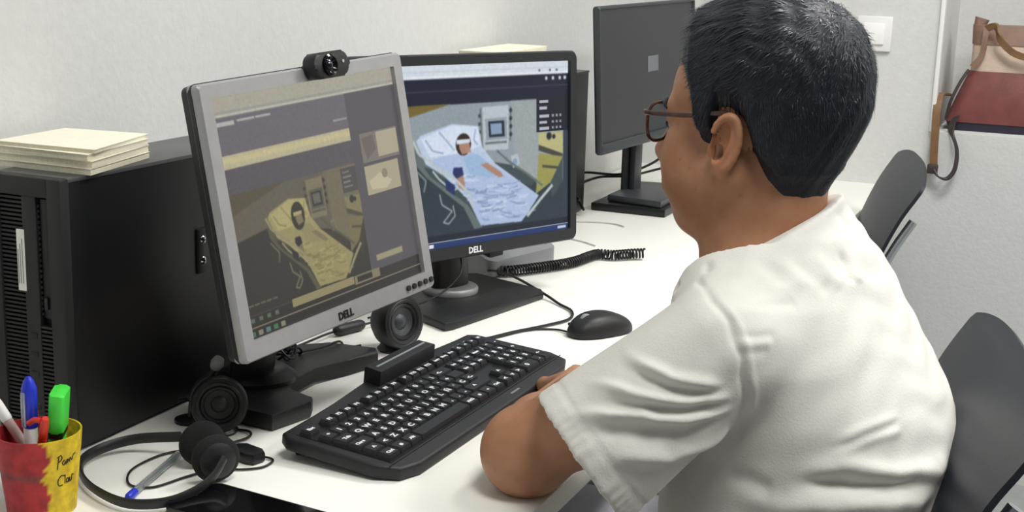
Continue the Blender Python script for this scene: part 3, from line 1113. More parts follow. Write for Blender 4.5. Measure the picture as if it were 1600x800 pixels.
# card reader on the rear edge
rd = obj('card_reader', xf(prism([(-.035, .0), (.108, .0), (.108, .026), (-.030, .026)], -.012, .020, .003), KM @ T(0, KB_D / 2 - .012, 0)), M_key, kb)
obj('card_slot', xf(box(-.024, .100, .011, .014, .0198, .0206), KM @ T(0, KB_D / 2 - .012, 0)), M_gray, rd, smooth=0)
for sx in (-1, 1):
    obj('foot', xf(box(-.012, .012, -.004, .004, -.021, .004, .002), T(sx * .205, KB_D / 2 - .012, .021)), M_black2, kb)

# ------------------------------------------------------------------ mouse
ms = thing('computer_mouse', 'black computer mouse beside the right end of the keyboard', 'computer mouse', (1.885, .662, DZ), math.radians(-28))
V, Q = [], []
nu, nv = 28, 14
for j in range(nv + 1):
    ph = j / nv * PI / 2
    for i in range(nu):
        a = 2 * PI * i / nu
        rr = math.cos(ph) ** .55
        x = .056 * rr * abs(math.cos(a)) ** .8 * (1 if math.cos(a) > 0 else -1)
        y = .031 * rr * abs(math.sin(a)) ** .75 * (1 if math.sin(a) > 0 else -1) * (1 - .12 * math.cos(a + PI))
        z = .002 + .031 * math.sin(ph) ** .8 * (1 - .28 * (x / .056) ** 2 - .10 * (x / .056))
        V.append((x, y, z))
for j in range(nv):
    for i in range(nu):
        k = (i + 1) % nu
        Q.append((j * nu + i, j * nu + k, (j + 1) * nu + k, (j + 1) * nu + i))
Q.append(tuple(range(nu))[::-1])
obj('shell', (V, Q), M_black, ms, 60)
obj('wheel', xf(lathe([(.010, -.003), (.0112, -.002), (.0112, .002), (.010, .003)], 24), T(-.028, 0, .0225) @ RX(PI / 2)), M_gray, ms)
obj('button_seam', tube([(-.050, 0, .0155), (-.040, 0, .0228), (-.028, 0, .0272), (-.012, 0, .0308)], .0009, 6, 6), M_black2, ms)
obj('side_grip', tube([(-.035, .0285, .012), (0, .0295, .014), (.035, .0265, .013)], .0035, 8, 6, flat=(1, .8)), M_gloss, ms)
tag(obj('mouse_cable', tube([(1.848, .688, .7445), (1.862, .722, .7425), (1.842, .756, .7425), (1.800, .776, .7425), (1.760, .788, .7420), (1.715, .780, .7420)], .0016, 8, 8), M_cable),
    'thin black cable leading from the computer mouse', 'cable')
tag(obj('keyboard_cable', tube([(1.735, .79, .752), (1.765, .792, .7435), (1.815, .772, .7435), (1.872, .744, .7435), (1.925, .726, .7435), (1.972, .740, .7435), (2.005, .775, .7435), (2.035, .812, .7480), (2.075, .880, .7585), (2.11, .935, .757), (2.15, .99, .7435), (2.20, 1.06, .7435)], .0022, 8, 8), M_cable),
    'black keyboard cable curling round to the base of the lit monitor', 'cable')

# ------------------------------------------------------------------ small round speakers
def speaker(label, loc, nrm, r):
    nrm = Vector(nrm).normalized()
    t = thing('round_speaker', label, 'speaker', (loc[0], loc[1], DZ), math.atan2(nrm.y, nrm.x), 'round desk speakers')
    el = math.asin(nrm.z)
    Mx = T(0, 0, r + .004) @ RY(PI / 2 - el)
    obj('shell', xf(lathe([(0, -.9 * r), (.35 * r, -.86 * r), (.7 * r, -.68 * r), (.92 * r, -.38 * r), (r, 0), (1.0 * r, .30 * r), (.96 * r, .40 * r), (.86 * r, .42 * r), (.80 * r, .38 * r)], 40, False), Mx), M_black, t)
    obj('trim_ring', xf(lathe([(.84 * r, .40 * r), (.80 * r, .43 * r), (.72 * r, .41 * r), (.68 * r, .34 * r)], 40, False), Mx), M_bezel, t)
    obj('surround', xf(lathe([(.70 * r, .34 * r), (.64 * r, .38 * r), (.56 * r, .36 * r), (.52 * r, .28 * r)], 40, False), Mx), M_black2, t)
    obj('cone', xf(lathe([(.54 * r, .28 * r), (.40 * r, .24 * r), (.30 * r, .20 * r), (.26 * r, .24 * r), (.14 * r, .30 * r), (0, .32 * r)], 40, False), Mx), M_m3 if 'right' in label else M_bezel, t)
    obj('foot', xf(lathe([(.62 * r, 0), (.66 * r, .003), (.55 * r, .008), (.5 * r, .012)], 28), T(-.1 * r, 0, 0)), M_black2, t)
    return t


speaker('round black desk speaker left of the silver monitor stand', (1.262, .904), (-.80, -.58, .10), .0325)
speaker('round black desk speaker to the right under the silver monitor', (1.658, .884), (-.30, -.94, .12), .0385)
t = thing('microphone', 'small grey-tipped microphone stalk behind the left round speaker', 'microphone', (1.278, .958, DZ))
obj('stalk', tube([(0, 0, .004), (.002, -.006, .04), (.0, -.03, .062), (-.005, -.042, .076)], [.003, .0035, .004, .0045], 10, 6), M_m3, t)
obj('tip', xf(lathe([(0, -.009), (.006, -.007), (.008, 0), (.006, .007), (0, .009)], 18), T(-.005, -.044, .080) @ RX(.5)), M_gray, t)
obj('foot', lathe([(.018, 0), (.018, .004), (.012, .006), (0, .006)], 20), M_black2, t)

# ------------------------------------------------------------------ headset lying on the desk
h = thing('headset', 'black headset with foam ear cushions lying in front of the pencil cup', 'headset', (1.10, .89, DZ))
def hl(p): return (p[0] - 1.10, p[1] - .89, p[2] - DZ)
cA, cB = np.array((1.166, .858, .7662)), np.array((1.136, .820, .7668))
band = [(1.178, .895, .764), (1.165, .945, .757), (1.136, .968, .752), (1.100, .966, .750), (1.064, .935, .7495), (1.040, .894, .7495), (1.030, .850, .7495),
        (1.048, .818, .750), (1.080, .805, .753), (1.108, .802, .760), (1.128, .803, .772)]
obj('headband', tube([hl(p) for p in band], .0052, 10, 8, flat=(.55, 1.15)), M_black, h)
axis = (cA - cB) / np.linalg.norm(cA - cB)
Rm = Vector((0, 0, 1)).rotation_difference(Vector(axis)).to_matrix().to_4x4()
for cc, sg in ((cA, 1), (cB, -1)):
    Mx = Matrix.Translation(hl(cc)) @ Rm
    if sg < 0:
        Mx = Mx @ RX(PI)
    obj('ear_cushion', xf(lathe([(0, -.011), (.012, -.0115), (.020, -.009), (.025, -.003), (.0255, .003), (.022, .008), (.016, .010)], 32), Mx), M_foam, h)
    obj('ear_cap', xf(lathe([(.020, .007), (.0195, .010), (.014, .013), (.006, .014), (0, .014)], 32), Mx), M_black, h)
obj('cable', tube([hl(p) for p in [(1.176, .872, .747), (1.19, .90, .743), (1.165, .917, .742), (1.118, .916, .742), (1.085, .892, .742), (1.090, .866, .742), (1.13, .853, .742), (1.16, .84, .742), (1.175, .812, .742), (1.192, .797, .742), (1.214, .800, .742), (1.213, .818, .744)]], .0013, 8, 8), M_cable, h)
obj('cable_upper', tube([hl(p) for p in [(1.205, .842, .746), (1.22, .857, .744), (1.232, .868, .743), (1.258, .862, .743), (1.275, .873, .743), (1.278, .905, .743), (1.29, .965, .76), (1.29, .98, .76)]], .0015, 8, 8), M_cable, h)
ib = obj('inline_control', xf(prism([(-.021, -.008), (-.012, -.013), (.014, -.013), (.021, -.006), (.021, .006), (.014, .012), (-.012, .012), (-.021, .008)], 0, .013, .003), Matrix.Translation(hl((1.205, .828, DZ + .0005))) @ RZ(math.radians(75))), M_black2, h)

# ------------------------------------------------------------------ pen and smartphone
M_clear = mat('clear_plastic', (215, 220, 224), 0.15, noise=0.02, nscale=40, trans=0.75, spec=0.5)
M_blue = mat('blue_plastic', (38, 52, 190), 0.35, noise=0.04, nscale=60)
pa, pb = Vector((1.050, .8665, DZ + .0046)), Vector((1.186, .8995, DZ + .0046))
t = thing('ballpoint_pen', 'clear ballpoint pen with blue end lying inside the headset loop', 'pen', pa, math.atan2(pb.y - pa.y, pb.x - pa.x))
L = (pb - pa).length
Mx = RY(PI / 2)
obj('barrel', xf(lathe([(.0040, .012), (.0042, .014), (.0042, L * .92), (.0030, L * .96)], 6), Mx), M_clear, t)
obj('ink_tube', xf(lathe([(.0013, .01), (.0013, L * .95)], 8), Mx), M_bezel, t)
obj('end_plug', xf(lathe([(.0030, 0), (.0042, .003), (.0044, .010), (.0043, .017)], 14), Mx), M_blue, t)
obj('tip', xf(lathe([(.0030, L * .95), (.0018, L * .985), (.0005, L)], 12), Mx), M_chrome, t)

t = thing('smartphone', 'black smartphone lying face up at the front edge of the desk', 'smartphone', (1.0725, .7345, DZ), math.radians(-96))
obj('body', prism(rrect(.158, .078, .009), 0, .0085, .002), M_black2, t)
obj('glass', prism(rrect(.154, .074, .008), .0085, .0089), M_gloss, t, smooth=0)
obj('camera_hole', xf(lathe([(.002, 0), (.002, .0002), (0, .0002)], 14), T(-.07, 0, .0089)), M_bezel, t, smooth=0)

# ------------------------------------------------------------------ pencil cup
cupc = (1.0, .932)
cup = thing('pencil_cup', 'hand-painted red and yellow pencil cup with handwriting', 'pencil cup', (cupc[0], cupc[1], DZ))
M_cup = mat('brush_paint', (255, 255, 255), 0.6, rgb2=(205, 200, 195), nscale=70, bump=0.4, bscale=120, bdist=0.002, attr='tint')
n = 72
prof = [(.0, .003), (.036, .0), (.0395, .001), (.0405, .012), (.043, .035), (.0455, .06), (.048, .082), (.0493, .096), (.0493, .098), (.0473, .098), (.0455, .085), (.040, .03), (.036, .006), (0, .006)]
pr = []
for (a, b), (c_, d) in zip(prof[:-1], prof[1:]):
    k = max(1, int(math.hypot(c_ - a, d - b) / .004))
    pr += [(a + (c_ - a) * q / k, b + (d - b) * q / k) for q in range(k)]
pr.append(prof[-1])
V, Q = lathe(pr, n, False)
me = bpy.data.meshes.new('shell')
me.from_pydata(V, [], Q)
va = np.array(V)
ang = np.degrees(np.arctan2(va[:, 1], va[:, 0]))
AC = math.degrees(math.atan2(-cupc[1], -cupc[0]))        # direction facing the front of the desk
rel = (ang - AC + 180) % 360 - 180
edge = 3 * np.sin(va[:, 2] * 400) + 5 * np.sin(va[:, 2] * 130 + 1)
yel = (rel + edge > 8) & (rel < 150)
cols = np.where(yel[:, None], np.array(lin((226, 196, 40))), np.array(lin((176, 44, 50))))
band_z = (np.abs(va[:, 2] - .052) < .004) & ~yel
cols[band_z] = np.array(lin((140, 60, 62)))
set_color(me, cols)
me.materials.append(M_cup)
obj('shell', me, None, cup, 60)


cup.scale = (.84, .84, .84)


def on_cup(a, z):
    """a: degrees to the right of the front, z: height"""
    r = np.interp(z, [0, .035, .06, .082, .098], [.0402, .043, .0455, .048, .0495]) + .0003
    q = math.radians(AC + a)
    return (r * math.cos(q), r * math.sin(q), z)


M_ink = mat('marker_ink', (36, 30, 26), 0.6, noise=0.05, nscale=100)
strokes = [[(24, .062), (25, .070), (26, .078)], [(24, .077), (29, .079), (31, .075), (28, .072), (25, .071)], [(36, .072), (33, .071), (32, .068), (35, .066), (37, .070), (38, .066)],
           [(39, .072), (40, .067), (41, .072), (44, .068), (45, .073), (49, .069), (51, .074), (56, .076)],
           [(36, .052), (30, .053), (25, .047), (27, .041), (33, .041)], [(37, .053), (37, .042)], [(43, .048), (40, .047), (40, .043), (43, .043), (44, .047), (45, .042)], [(46, .048), (47, .043), (50, .044), (51, .050), (55, .049)]]
obj('handwriting', merge(*[tube([on_cup(*p) for p in s], .0006, 6, 5) for s in strokes]), M_ink, cup)


def in_cup(name, label, cat, foot, top, build):
    """something standing in the cup, from foot to top (offsets from cup centre)"""
    a = Vector((cupc[0] + foot[0], cupc[1] + foot[1], DZ + foot[2])); b = Vector((cupc[0] + top[0], cupc[1] + top[1], DZ + top[2]))
    t = thing(name, label, cat, a)
    t.rotation_mode = 'QUATERNION'
    t.rotation_quaternion = Vector((0, 0, 1)).rotation_difference(b - a)
    build(t, (b - a).length)
    return t


M_green = mat('green_plastic', (70, 214, 70), 0.4, noise=0.03, nscale=60)
M_red = mat('red_plastic', (206, 50, 34), 0.4, noise=0.04, nscale=60)
M_pink = mat('pale_pink_plastic', (214, 186, 184), 0.4, noise=0.05, nscale=60)


def b_blue(t, L):
    obj('barrel', lathe([(.0065, 0), (.0068, L * .2), (.0068, L - .045), (.0062, L - .044)], 18), M_white, t)
    obj('cap', lathe([(.0072, L - .052), (.0076, L - .050), (.0076, L - .012), (.0068, L - .010), (.005, L - .004), (.002, L)], 18), M_blue, t)
    obj('clip', box(-.0105, -.0075, -.002, .002, L - .05, L - .014, .0008), M_clear, t)


def b_green(t, L):
    obj('barrel', prism(rrect(.028, .013, .004), 0, L - .046, .001), M_green, t)
    obj('cap', prism(rrect(.031, .015, .004), L - .040, L, .002), M_green, t)
    obj('band', prism(rrect(.030, .0145, .004), L - .046, L - .040), M_black2, t)


def b_red(t, L):
    obj('barrel', lathe([(.0035, 0), (.0042, L * .1), (.0042, L - .006), (.003, L)], 14), M_red, t)
    obj('clip', merge(tube([(0, .004, L - .006), (0, .012, L - .010), (0, .018, L - .018)], .003, 10, 5)), M_red, t)


def b_pink(t, L):
    obj('barrel', lathe([(.004, 0), (.005, L * .1), (.005, L - .02), (.0042, L)], 14), M_pink, t)
    obj('grip', lathe([(.0054, L * .68), (.0056, L * .7), (.0056, L * .82), (.0054, L * .84)], 14), M_white, t)


def b_dark(t, L):
    obj('barrel', lathe([(.004, 0), (.0045, L * .1), (.0045, L - .01), (.003, L)], 14), mat('maroon_plastic', (120, 30, 36), .4, noise=.05, nscale=60), t)
    obj('cap', lathe([(.005, L - .03), (.0052, L - .029), (.0052, L - .002), (.004, L)], 14), M_red, t)


in_cup('marker_pen', 'blue-capped white marker standing in the painted cup', 'marker', (-.004, .006, .008), (-.010, .000, .140), b_blue)
in_cup('highlighter', 'bright green highlighter standing in the painted cup', 'highlighter', (.012, -.006, .008), (.008, -.022, .124), b_green).rotation_quaternion @= Matrix.Rotation(math.radians(28), 3, 'Z').to_quaternion()
in_cup('red_pen', 'orange-red pen leaning beside the green highlighter in the cup', 'pen', (.000, .010, .008), (-.022, -.030, .106), b_red)
in_cup('pink_pen', 'pale pink pen leaning out over the left rim of the cup', 'pen', (.012, -.010, .010), (-.010, .058, .124), b_pink)
in_cup('dark_red_pen', 'short dark red pen behind the blue marker in the cup', 'pen', (.010, .010, .008), (.018, .024, .116), b_dark)

# ------------------------------------------------------------------ desk phone and coiled cord
t = thing('desk_phone', 'grey desk phone half hidden behind the lit monitor', 'phone', (2.235, 1.015, DZ), math.radians(-15))
v, f = prism(rrect(.19, .20, .02), 0, 1, .05)
obj('body', ([(x, y, z * (.030 + .05 * (y + .10) / .20)) for x, y, z in v], f), M_gray, t)
obj('handset', tube([(-.062, -.075, .060), (-.066, -.04, .075), (-.066, .02, .090), (-.062, .065, .096)], [.021, .015, .015, .021], 14, 6, flat=(1.1, .7)), M_black2, t)
obj('keypad', merge(*[xf(box(-.008, .008, -.006, .006, 0, .004, .001), T(.0 + .024 * (q % 3), -.06 + .02 * (q // 3), .045 + .005 * (q // 3)) @ RX(.24)) for q in range(12)]), M_black, t)
obj('cradle', box(-.085, -.045, -.085, -.055, .02, .05, .006), M_black, t)
path = catmull([(2.139, .958, .751), (2.145, .925, .751), (2.20, .887, .751), (2.268, .853, .751), (2.352, .838, .751), (2.362, .808, .751), (2.385, .783, .752)], 40)
path2 = catmull([(2.385, .783, .752), (2.393, .772, .7525), (2.400, .760, .753)], 24)
path = path + path2[1:]
arr = np.array(path)
acc = np.concatenate([[0], np.cumsum(np.linalg.norm(np.diff(arr, axis=0), axis=1))])
ss = np.arange(0, acc[-1], .00042)
arr = np.stack([np.interp(ss, acc, arr[:, k]) for k in range(3)], 1)
hel = []
for i, p in enumerate(arr):
    tt = arr[min(i + 6, len(arr) - 1)] - arr[max(i - 6, 0)]
    tt /= np.linalg.norm(tt)
    a_ = np.cross(tt, (0, 0, 1.)); a_ /= np.linalg.norm(a_) + 1e-9
    b_ = np.cross(tt, a_)
    th = ss[i] / .0060 * 2 * PI
    hel.append(p + (a_ * math.cos(th) + b_ * math.sin(th)) * .0080)
tag(obj('coiled_cord', tube(hel, .0019, 6, 0), M_cable), 'black coiled telephone cord lying across the white desk', 'cord')

# ------------------------------------------------------------------ other cables
def cable(name, label, pts, r, m_=M_cable):
    return tag(obj(name, tube(pts, r, 8, 8), m_), label, 'cable')


cable('monitor_cable', 'upper black cable between the lit monitor and the switched-off monitor', [(2.74, 1.02, .775), (2.80, 1.08, .800), (2.90, 1.075, .808), (2.97, 1.015, .800), (3.06, .985, .806), (3.13, .96, .83), (3.12, .955, .885), (3.10, .96, .93)], .003)
cable('monitor_cable', 'lower black cable drooping behind the switched-off monitor', [(2.74, 1.01, .755), (2.82, 1.06, .785), (2.93, 1.05, .795), (3.02, 1.01, .790), (3.12, .985, .79), (3.20, .93, .81), (3.20, .90, .86)], .003)
cable('power_cable', 'black cable rising against the wall beside the switched-off monitor', [(2.90, 1.10, .7435), (2.89, 1.115, .80), (2.885, 1.12, .87), (2.86, 1.125, .95)], .003)
M_lgray = mat('light_grey_rubber', (190, 190, 186), .6, noise=.03, nscale=100)
cable('thin_wire', 'thin light grey wire on the desk before the switched-off monitor', [(2.66, 1.02, .742), (2.685, .97, .742), (2.69, .925, .742), (2.672, .893, .742)], .0014, M_lgray)
cable('thin_wire', 'short thin grey wire beside the right corner of the lit monitor', [(2.50, .95, .742), (2.485, .915, .742), (2.462, .880, .742)], .0014, M_lgray)
cable('speaker_cable', 'black cable running from the bundle to the right round speaker', [(1.47, 1.0, .765), (1.50, .962, .765), (1.545, .94, .765), (1.585, .935, .764), (1.62, .945, .745), (1.645, .935, .743)], .0017)
bundle = []
for q in range(150):
    a = q * .21
    bundle.append((1.485 + .020 * math.cos(a) + .008 * math.sin(q * .05), .955 + .012 * math.sin(a * 1.03) + .006 * math.sin(q * .13), .768 + .008 * math.sin(q * .37) + .00012 * q))
tag(obj('cable_bundle', tube(bundle, .0016, 6, 2), M_cable), 'tangled black cable bundle behind the silver monitor stand', 'cable')
t = thing('ferrite_cable', 'black cable with a ferrite bead under the silver monitor', 'cable', (1.70, .985, DZ))
obj('wire', tube([(-.20, -.01, .03), (-.13, .01, .012), (-.04, .012, .008), (0, 0, .008), (.05, -.02, .01), (.07, -.05, .02), (.04, -.06, .03)], .0018, 8, 8), M_cable, t)
obj('ferrite_bead', tube([(-.028, .008, .009), (-.02, .006, .009), (.018, -.006, .009), (.026, -.009, .009)], [.005, .0085, .0085, .005], 14, 4), M_black, t)
cable('neck_cable', 'black cable looping over the neck of the silver monitor', [(1.36, .925, .87), (1.37, .905, .845), (1.385, .900, .822), (1.41, .905, .808), (1.43, .915, .80), (1.435, .93, .83), (1.43, .94, .86)], .0018)
cable('stand_cable', 'thin black cable drooping against the neck of the lit monitor', [(1.90, .93, .86), (1.915, .915, .835), (1.90, .90, .805), (1.87, .91, .78), (1.83, .93, .765), (1.80, .97, .75), (1.78, 1.0, .7425)], .0016)

# ------------------------------------------------------------------ bag in the wall niche
bag = thing('handbag', 'burgundy and cream leather handbag lying in the wall niche', 'bag', (FX + .155, .18, NZ0))
M_burg = mat('burgundy_leather', (118, 66, 64), 0.42, noise=0.12, nscale=25, bump=0.25, bscale=160, bdist=0.001)
M_cream = mat('cream_canvas', (196, 176, 158), 0.7, noise=0.06, nscale=40, bump=0.2, bscale=300)
M_taupe = mat('taupe_leather', (128, 100, 84), 0.5, noise=0.1, nscale=30, bump=0.2, bscale=160)
M_tan = mat('tan_leather', (120, 90, 60), 0.5, noise=0.12, nscale=40)
M_bagbase = mat('dark_blue_leather', (44, 40, 56), 0.5, noise=0.08, nscale=40)
M_strapd = mat('dark_strap_leather', (62, 54, 50), 0.5, noise=0.08, nscale=40)


def bag_band(z0, z1, wl0, wl1, d0, d1, wr0, wr1, nz=5, bul=.0):
    """one horizontal band of the bag: ring sections (rounded rectangle in xy) from z0 to z1; wl/wr = left/right half widths"""
    V, Q = [], []
    N = 0
    for k in range(nz + 1):
        a = k / nz
        z = z0 + (z1 - z0) * a
        wl, wr, d = wl0 + (wl1 - wl0) * a, wr0 + (wr1 - wr0) * a, d0 + (d1 - d0) * a + bul * math.sin(PI * a)
        sec = rrect(2 * d, wl + wr, min(.03, d * .8), 5)
        N = len(sec)
        V += [(x, y + (wl - wr) / 2, z) for x, y in sec]
    for k in range(nz):
        for i in range(N):
            j = (i + 1) % N
            Q.append((k * N + i, k * N + j, (k + 1) * N + j, (k + 1) * N + i))
    Q.append(tuple(range(N))[::-1]); Q.append(tuple(nz * N + i for i in range(N)))
    return V, Q


obj('base_band', bag_band(.0, .022, .186, .195, .088, .092, .19, .20), M_bagbase, bag, 50)
obj('lower_panel', bag_band(.022, .150, .198, .150, .095, .075, .20, .17, 8, .006), M_burg, bag, 50)
obj('upper_panel', bag_band(.150, .215, .148, .150, .074, .058, .168, .165, 5, .002), M_cream, bag, 50)
obj('top_band', bag_band(.215, .262, .152, .156, .060, .040, .166, .17, 5), M_taupe, bag, 50)
obj('corner_tab', xf(bag_band(.0, .034, .010, .016, .020, .012, .012, .02), T(0, .146, .245) @ RX(.25)), M_taupe, bag, 50)
obj('handle', ribbon([(-.066, .120, .255), (-.085, .095, .262), (-.095, .080, .230), (-.100, .045, .200), (-.100, -.005, .190), (-.098, -.06, .205), (-.09, -.10, .24), (-.07, -.115, .258)], .016, .007, (0, .2, 1)), M_tan, bag, 50)
obj('handle_tab', ribbon([(-.064, .118, .264), (-.078, .118, .235), (-.082, .122, .190), (-.086, .142, .160)], .014, .004, (0, 1, 0)), M_taupe, bag, 50)
obj('shoulder_strap', ribbon([(-.070, .188, .085), (-.110, .203, .092), (-.150, .207, .085), (-.170, .207, .055), (-.176, .205, .0), (-.178, .203, -.055), (-.178, .200, -.092)], .019, .004, (0, 1, 0)), M_tan, bag, 50)
obj('strap_return', ribbon([(-.178, .200, -.092), (-.182, .186, -.108), (-.182, .165, -.110), (-.178, .150, -.085), (-.172, .150, -.04), (-.168, .165, .0), (-.13, .172, .018), (-.10, .165, .035)], .018, .004, (1, .5, .1)), M_strapd, bag, 50)
obj('strap_buckle', xf(box(-.006, .006, -.013, .013, -.012, .012, .003), T(-.179, .203, -.090)), M_strapd, bag)
obj('edge_piping', tube([(-.080, .150, .152), (-.098, .166, .12), (-.110, .182, .075), (-.108, .190, .03)], .004, 8, 6), M_strapd, bag)

# ------------------------------------------------------------------ chairs
def chair(label, loc, heading):
    """plastic shell chair; local +y = facing"""
    t = thing('shell_chair', label, 'chair', (loc[0], loc[1], 0), heading - PI / 2, 'dark shell chairs along the desk')
    prof = [(.235, .452), (.18, .462), (.08, .452), (-.05, .444), (-.14, .452), (-.19, .485), (-.205, .54), (-.215, .60), (-.23, .68), (-.25, .74), (-.284, .81), (-.318, .86), (-.336, .882)]
    C = catmull([(0, y, z) for y, z in prof], 5)
    n = 25
    V, Q = [], []
    m_ = len(C)
    L = np.linspace(0, 1, m_)
    for side in (0, 1):
        for i, p in enumerate(C):
            tt = C[min(i + 1, m_ - 1)] - C[max(i - 1, 0)]
            tt /= np.linalg.norm(tt)
            nn = np.array((0, tt[2], -tt[1]))       # away from the sitter
            s = L[i]
            half = np.interp(s, [0, .08, .35, .5, .62, .75, .88, .93, .97, 1], [.17, .205, .22, .205, .205, .230, .243, .243, .232, .200])
            wrap = np.interp(s, [0, .3, .5, .7, 1], [.010, .016, .02, .018, .002])
            for k in range(n):
                u = -1 + 2 * k / (n - 1)
                arc = np.interp(s, [.80, 1], [0, .020]) * (1 - abs(u) ** 2.5)
                q = p - nn * wrap * (abs(u) ** 2.2) + nn * (.007 * side) + tt * arc
                V.append((u * half, q[1], q[2]))
    A = m_ * n
    for i in range(m_ - 1):
        for k in range(n - 1):
            a = i * n + k
            Q.append((a, a + 1, a + n + 1, a + n))
            Q.append((A + a, A + a + n, A + a + n + 1, A + a + 1))
    for i in range(m_ - 1):
        for k in (0, n - 1):
            a = i * n + k
            Q.append((a, a + n, A + a + n, A + a) if k == 0 else (a, A + a, A + a + n, a + n))
    for k in range(n - 1):
        for i in (0, m_ - 1):
            a = i * n + k
            Q.append((a, A + a, A + a + 1, a + 1) if i == 0 else (a, a + 1, A + a + 1, A + a))
    obj('shell', (V, Q), M_navy, t, 50)
    for j in range(4):
        z = .60 + .028 * j
        obj('back_slot', tube([(-.09, -.212 - (z - .6) * .19, z), (0, -.2105 - (z - .6) * .19, z), (.09, -.212 - (z - .6) * .19, z)], .0035, 6, 3, flat=(1.2, .6)), M_black2, t)
    for sx in (-1, 1):
        obj('leg', tube([(sx * .17, .17, .435), (sx * .20, .20, .22), (sx * .215, .225, .011)], .011, 10, 5), M_steel, t)
        obj('leg', tube([(sx * .17, -.13, .432), (sx * .205, -.20, .22), (sx * .22, -.245, .011)], .011, 10, 5), M_steel, t)
        obj('back_support', tube([(sx * .17, -.12, .425), (sx * .20, -.205, .45), (sx * .215, -.238, .54), (sx * .217, -.262, .68), (sx * .217, -.284, .74), (sx * .214, -.318, .80)], .009, 10, 6), M_steel, t)
    obj('seat_frame', merge(tube([(-.17, .17, .432), (.17, .17, .432)], .010, 8, 0), tube([(-.17, -.13, .430), (.17, -.13, .430)], .010, 8, 0), tube([(-.17, .17, .432), (-.17, -.13, .432)], .010, 8, 0), tube([(.17, .17, .432), (.17, -.13, .432)], .010, 8, 0)), M_steel, t)
    return t


chair('dark navy shell chair the person is sitting on', (1.450, .392), math.radians(102))
chair('dark navy shell chair standing empty at the far end of the desk', (2.875, .684), math.radians(104))

# ------------------------------------------------------------------ the person
person = thing('person', 'person in a white short-sleeved top and glasses leaning on the desk', 'person', (1.46, .22, 0))
PO = np.array((1.46, .22, 0.0))
HYAW, HPITCH, HROLL = math.radians(74.5), math.radians(1.5), math.radians(-1)
HO = np.array((1.451, .342, 1.119))
HS = 0.985
Rh = np.array((Matrix.Rotation(HYAW, 3, 'Z') @ Matrix.Rotation(HPITCH, 3, 'Y') @ Matrix.Rotation(HROLL, 3, 'X')))


def hw(p):
    """head-local (x forward, y left, z up) to world"""
    return HO + Rh @ (np.array(p, float) * HS)


def hlocal(V):
    return ((V - HO) @ Rh) / HS


def axis_pts(segs):
    out = []
    for a, b, s in segs:
        n = max(1, int(round((b - a) / s)))
        out.append(np.linspace(a, b, n, endpoint=False))
    return np.concatenate(out + [[segs[-1][1]]])


SHL, SHR = np.array((1.280, .318, .930)), np.array((1.600, .298, .932))
EL = np.array((1.268, .519, .785)); WL = np.array((1.525, .564, .769))
ER = np.array((1.780, .385, .792)); WR = np.array((1.800, .478, .778))

F = Field(axis_pts([(1.14, 1.34, .0035), (1.34, 1.56, .002), (1.56, 2.02, .0035)]),
          axis_pts([(.12, .22, .004), (.22, .47, .002), (.47, .76, .0032)]),
          axis_pts([(.735, .97, .0032), (.97, 1.26, .002)]))
FL = F


def E_(c, r, k=.02, mode='union', rot=None):
    R_ = Rh if rot is None else Rh @ np.array(rot)
    F.ell(hw(c), np.array(r) * HS, R_, k, mode)


def C_(a, b, ra, rb, k=.015, mode='union'):
    F.cone(hw(a), hw(b), ra * HS, rb * HS, k, mode)


# trunk under the shirt
F.ell((1.45, .275, .80), (.155, .105, .16), None, .03)
F.ell((1.445, .285, .91), (.150, .085, .085), None, .04)
F.cone(SHL + (.012, 0, -.012), (1.41, .320, .950), .040, .045, .03)
F.cone(SHR + (-.012, 0, -.012), (1.49, .318, .950), .040, .045, .03)
# neck
F.cone((1.450, .322, .960), hw((-.026, 0, -.02)), .060, .057, .03)
F.cone((1.448, .333, .945), hw((.012, 0, -.07)), .050, .052, .03)
# skull and face
E_((-.012, 0, .040), (.098, .076, .086), .0)
E_((.040, 0, .035), (.052, .062, .058), .02)
E_((.042, 0, -.030), (.052, .060, .066), .025)
E_((.062, 0, -.092), (.030, .030, .024), .025)
for s in (-1, 1):
    C_((-.002, s * .060, -.040), (.062, s * .022, -.098), .020, .018, .025)
    E_((.060, s * .036, -.026), (.030, .028, .030), .02)
    E_((.046, s * .040, -.056), (.040, .027, .036), .025)
    C_((.088, s * .010, .020), (.074, s * .044, .022), .012, .010, .015)
    E_((.101, s * .031, .002), (.016, .017, .011), .012, 'subtract')
    E_((.0795, s * .0315, .0085), (.0125, .0150, .0085), .005)
    E_((.0785, s * .0315, -.0055), (.0115, .0145, .0060), .005)
    E_((.102, s * .0125, -.036), (.010, .0075, .008), .008)
C_((.094, 0, .008), (.114, 0, -.030), .008, .0115, .012)
E_((.116, 0, -.033), (.0105, .011, .009), .008)
C_((.092, 0, -.052), (.092, 0, -.070), .020, .018, .02)
C_((.103, -.018, -.0625), (.103, .018, -.0625), .0050, .0050, .008)
C_((.101, -.016, -.0725), (.101, .016, -.0725), .0058, .0058, .008)
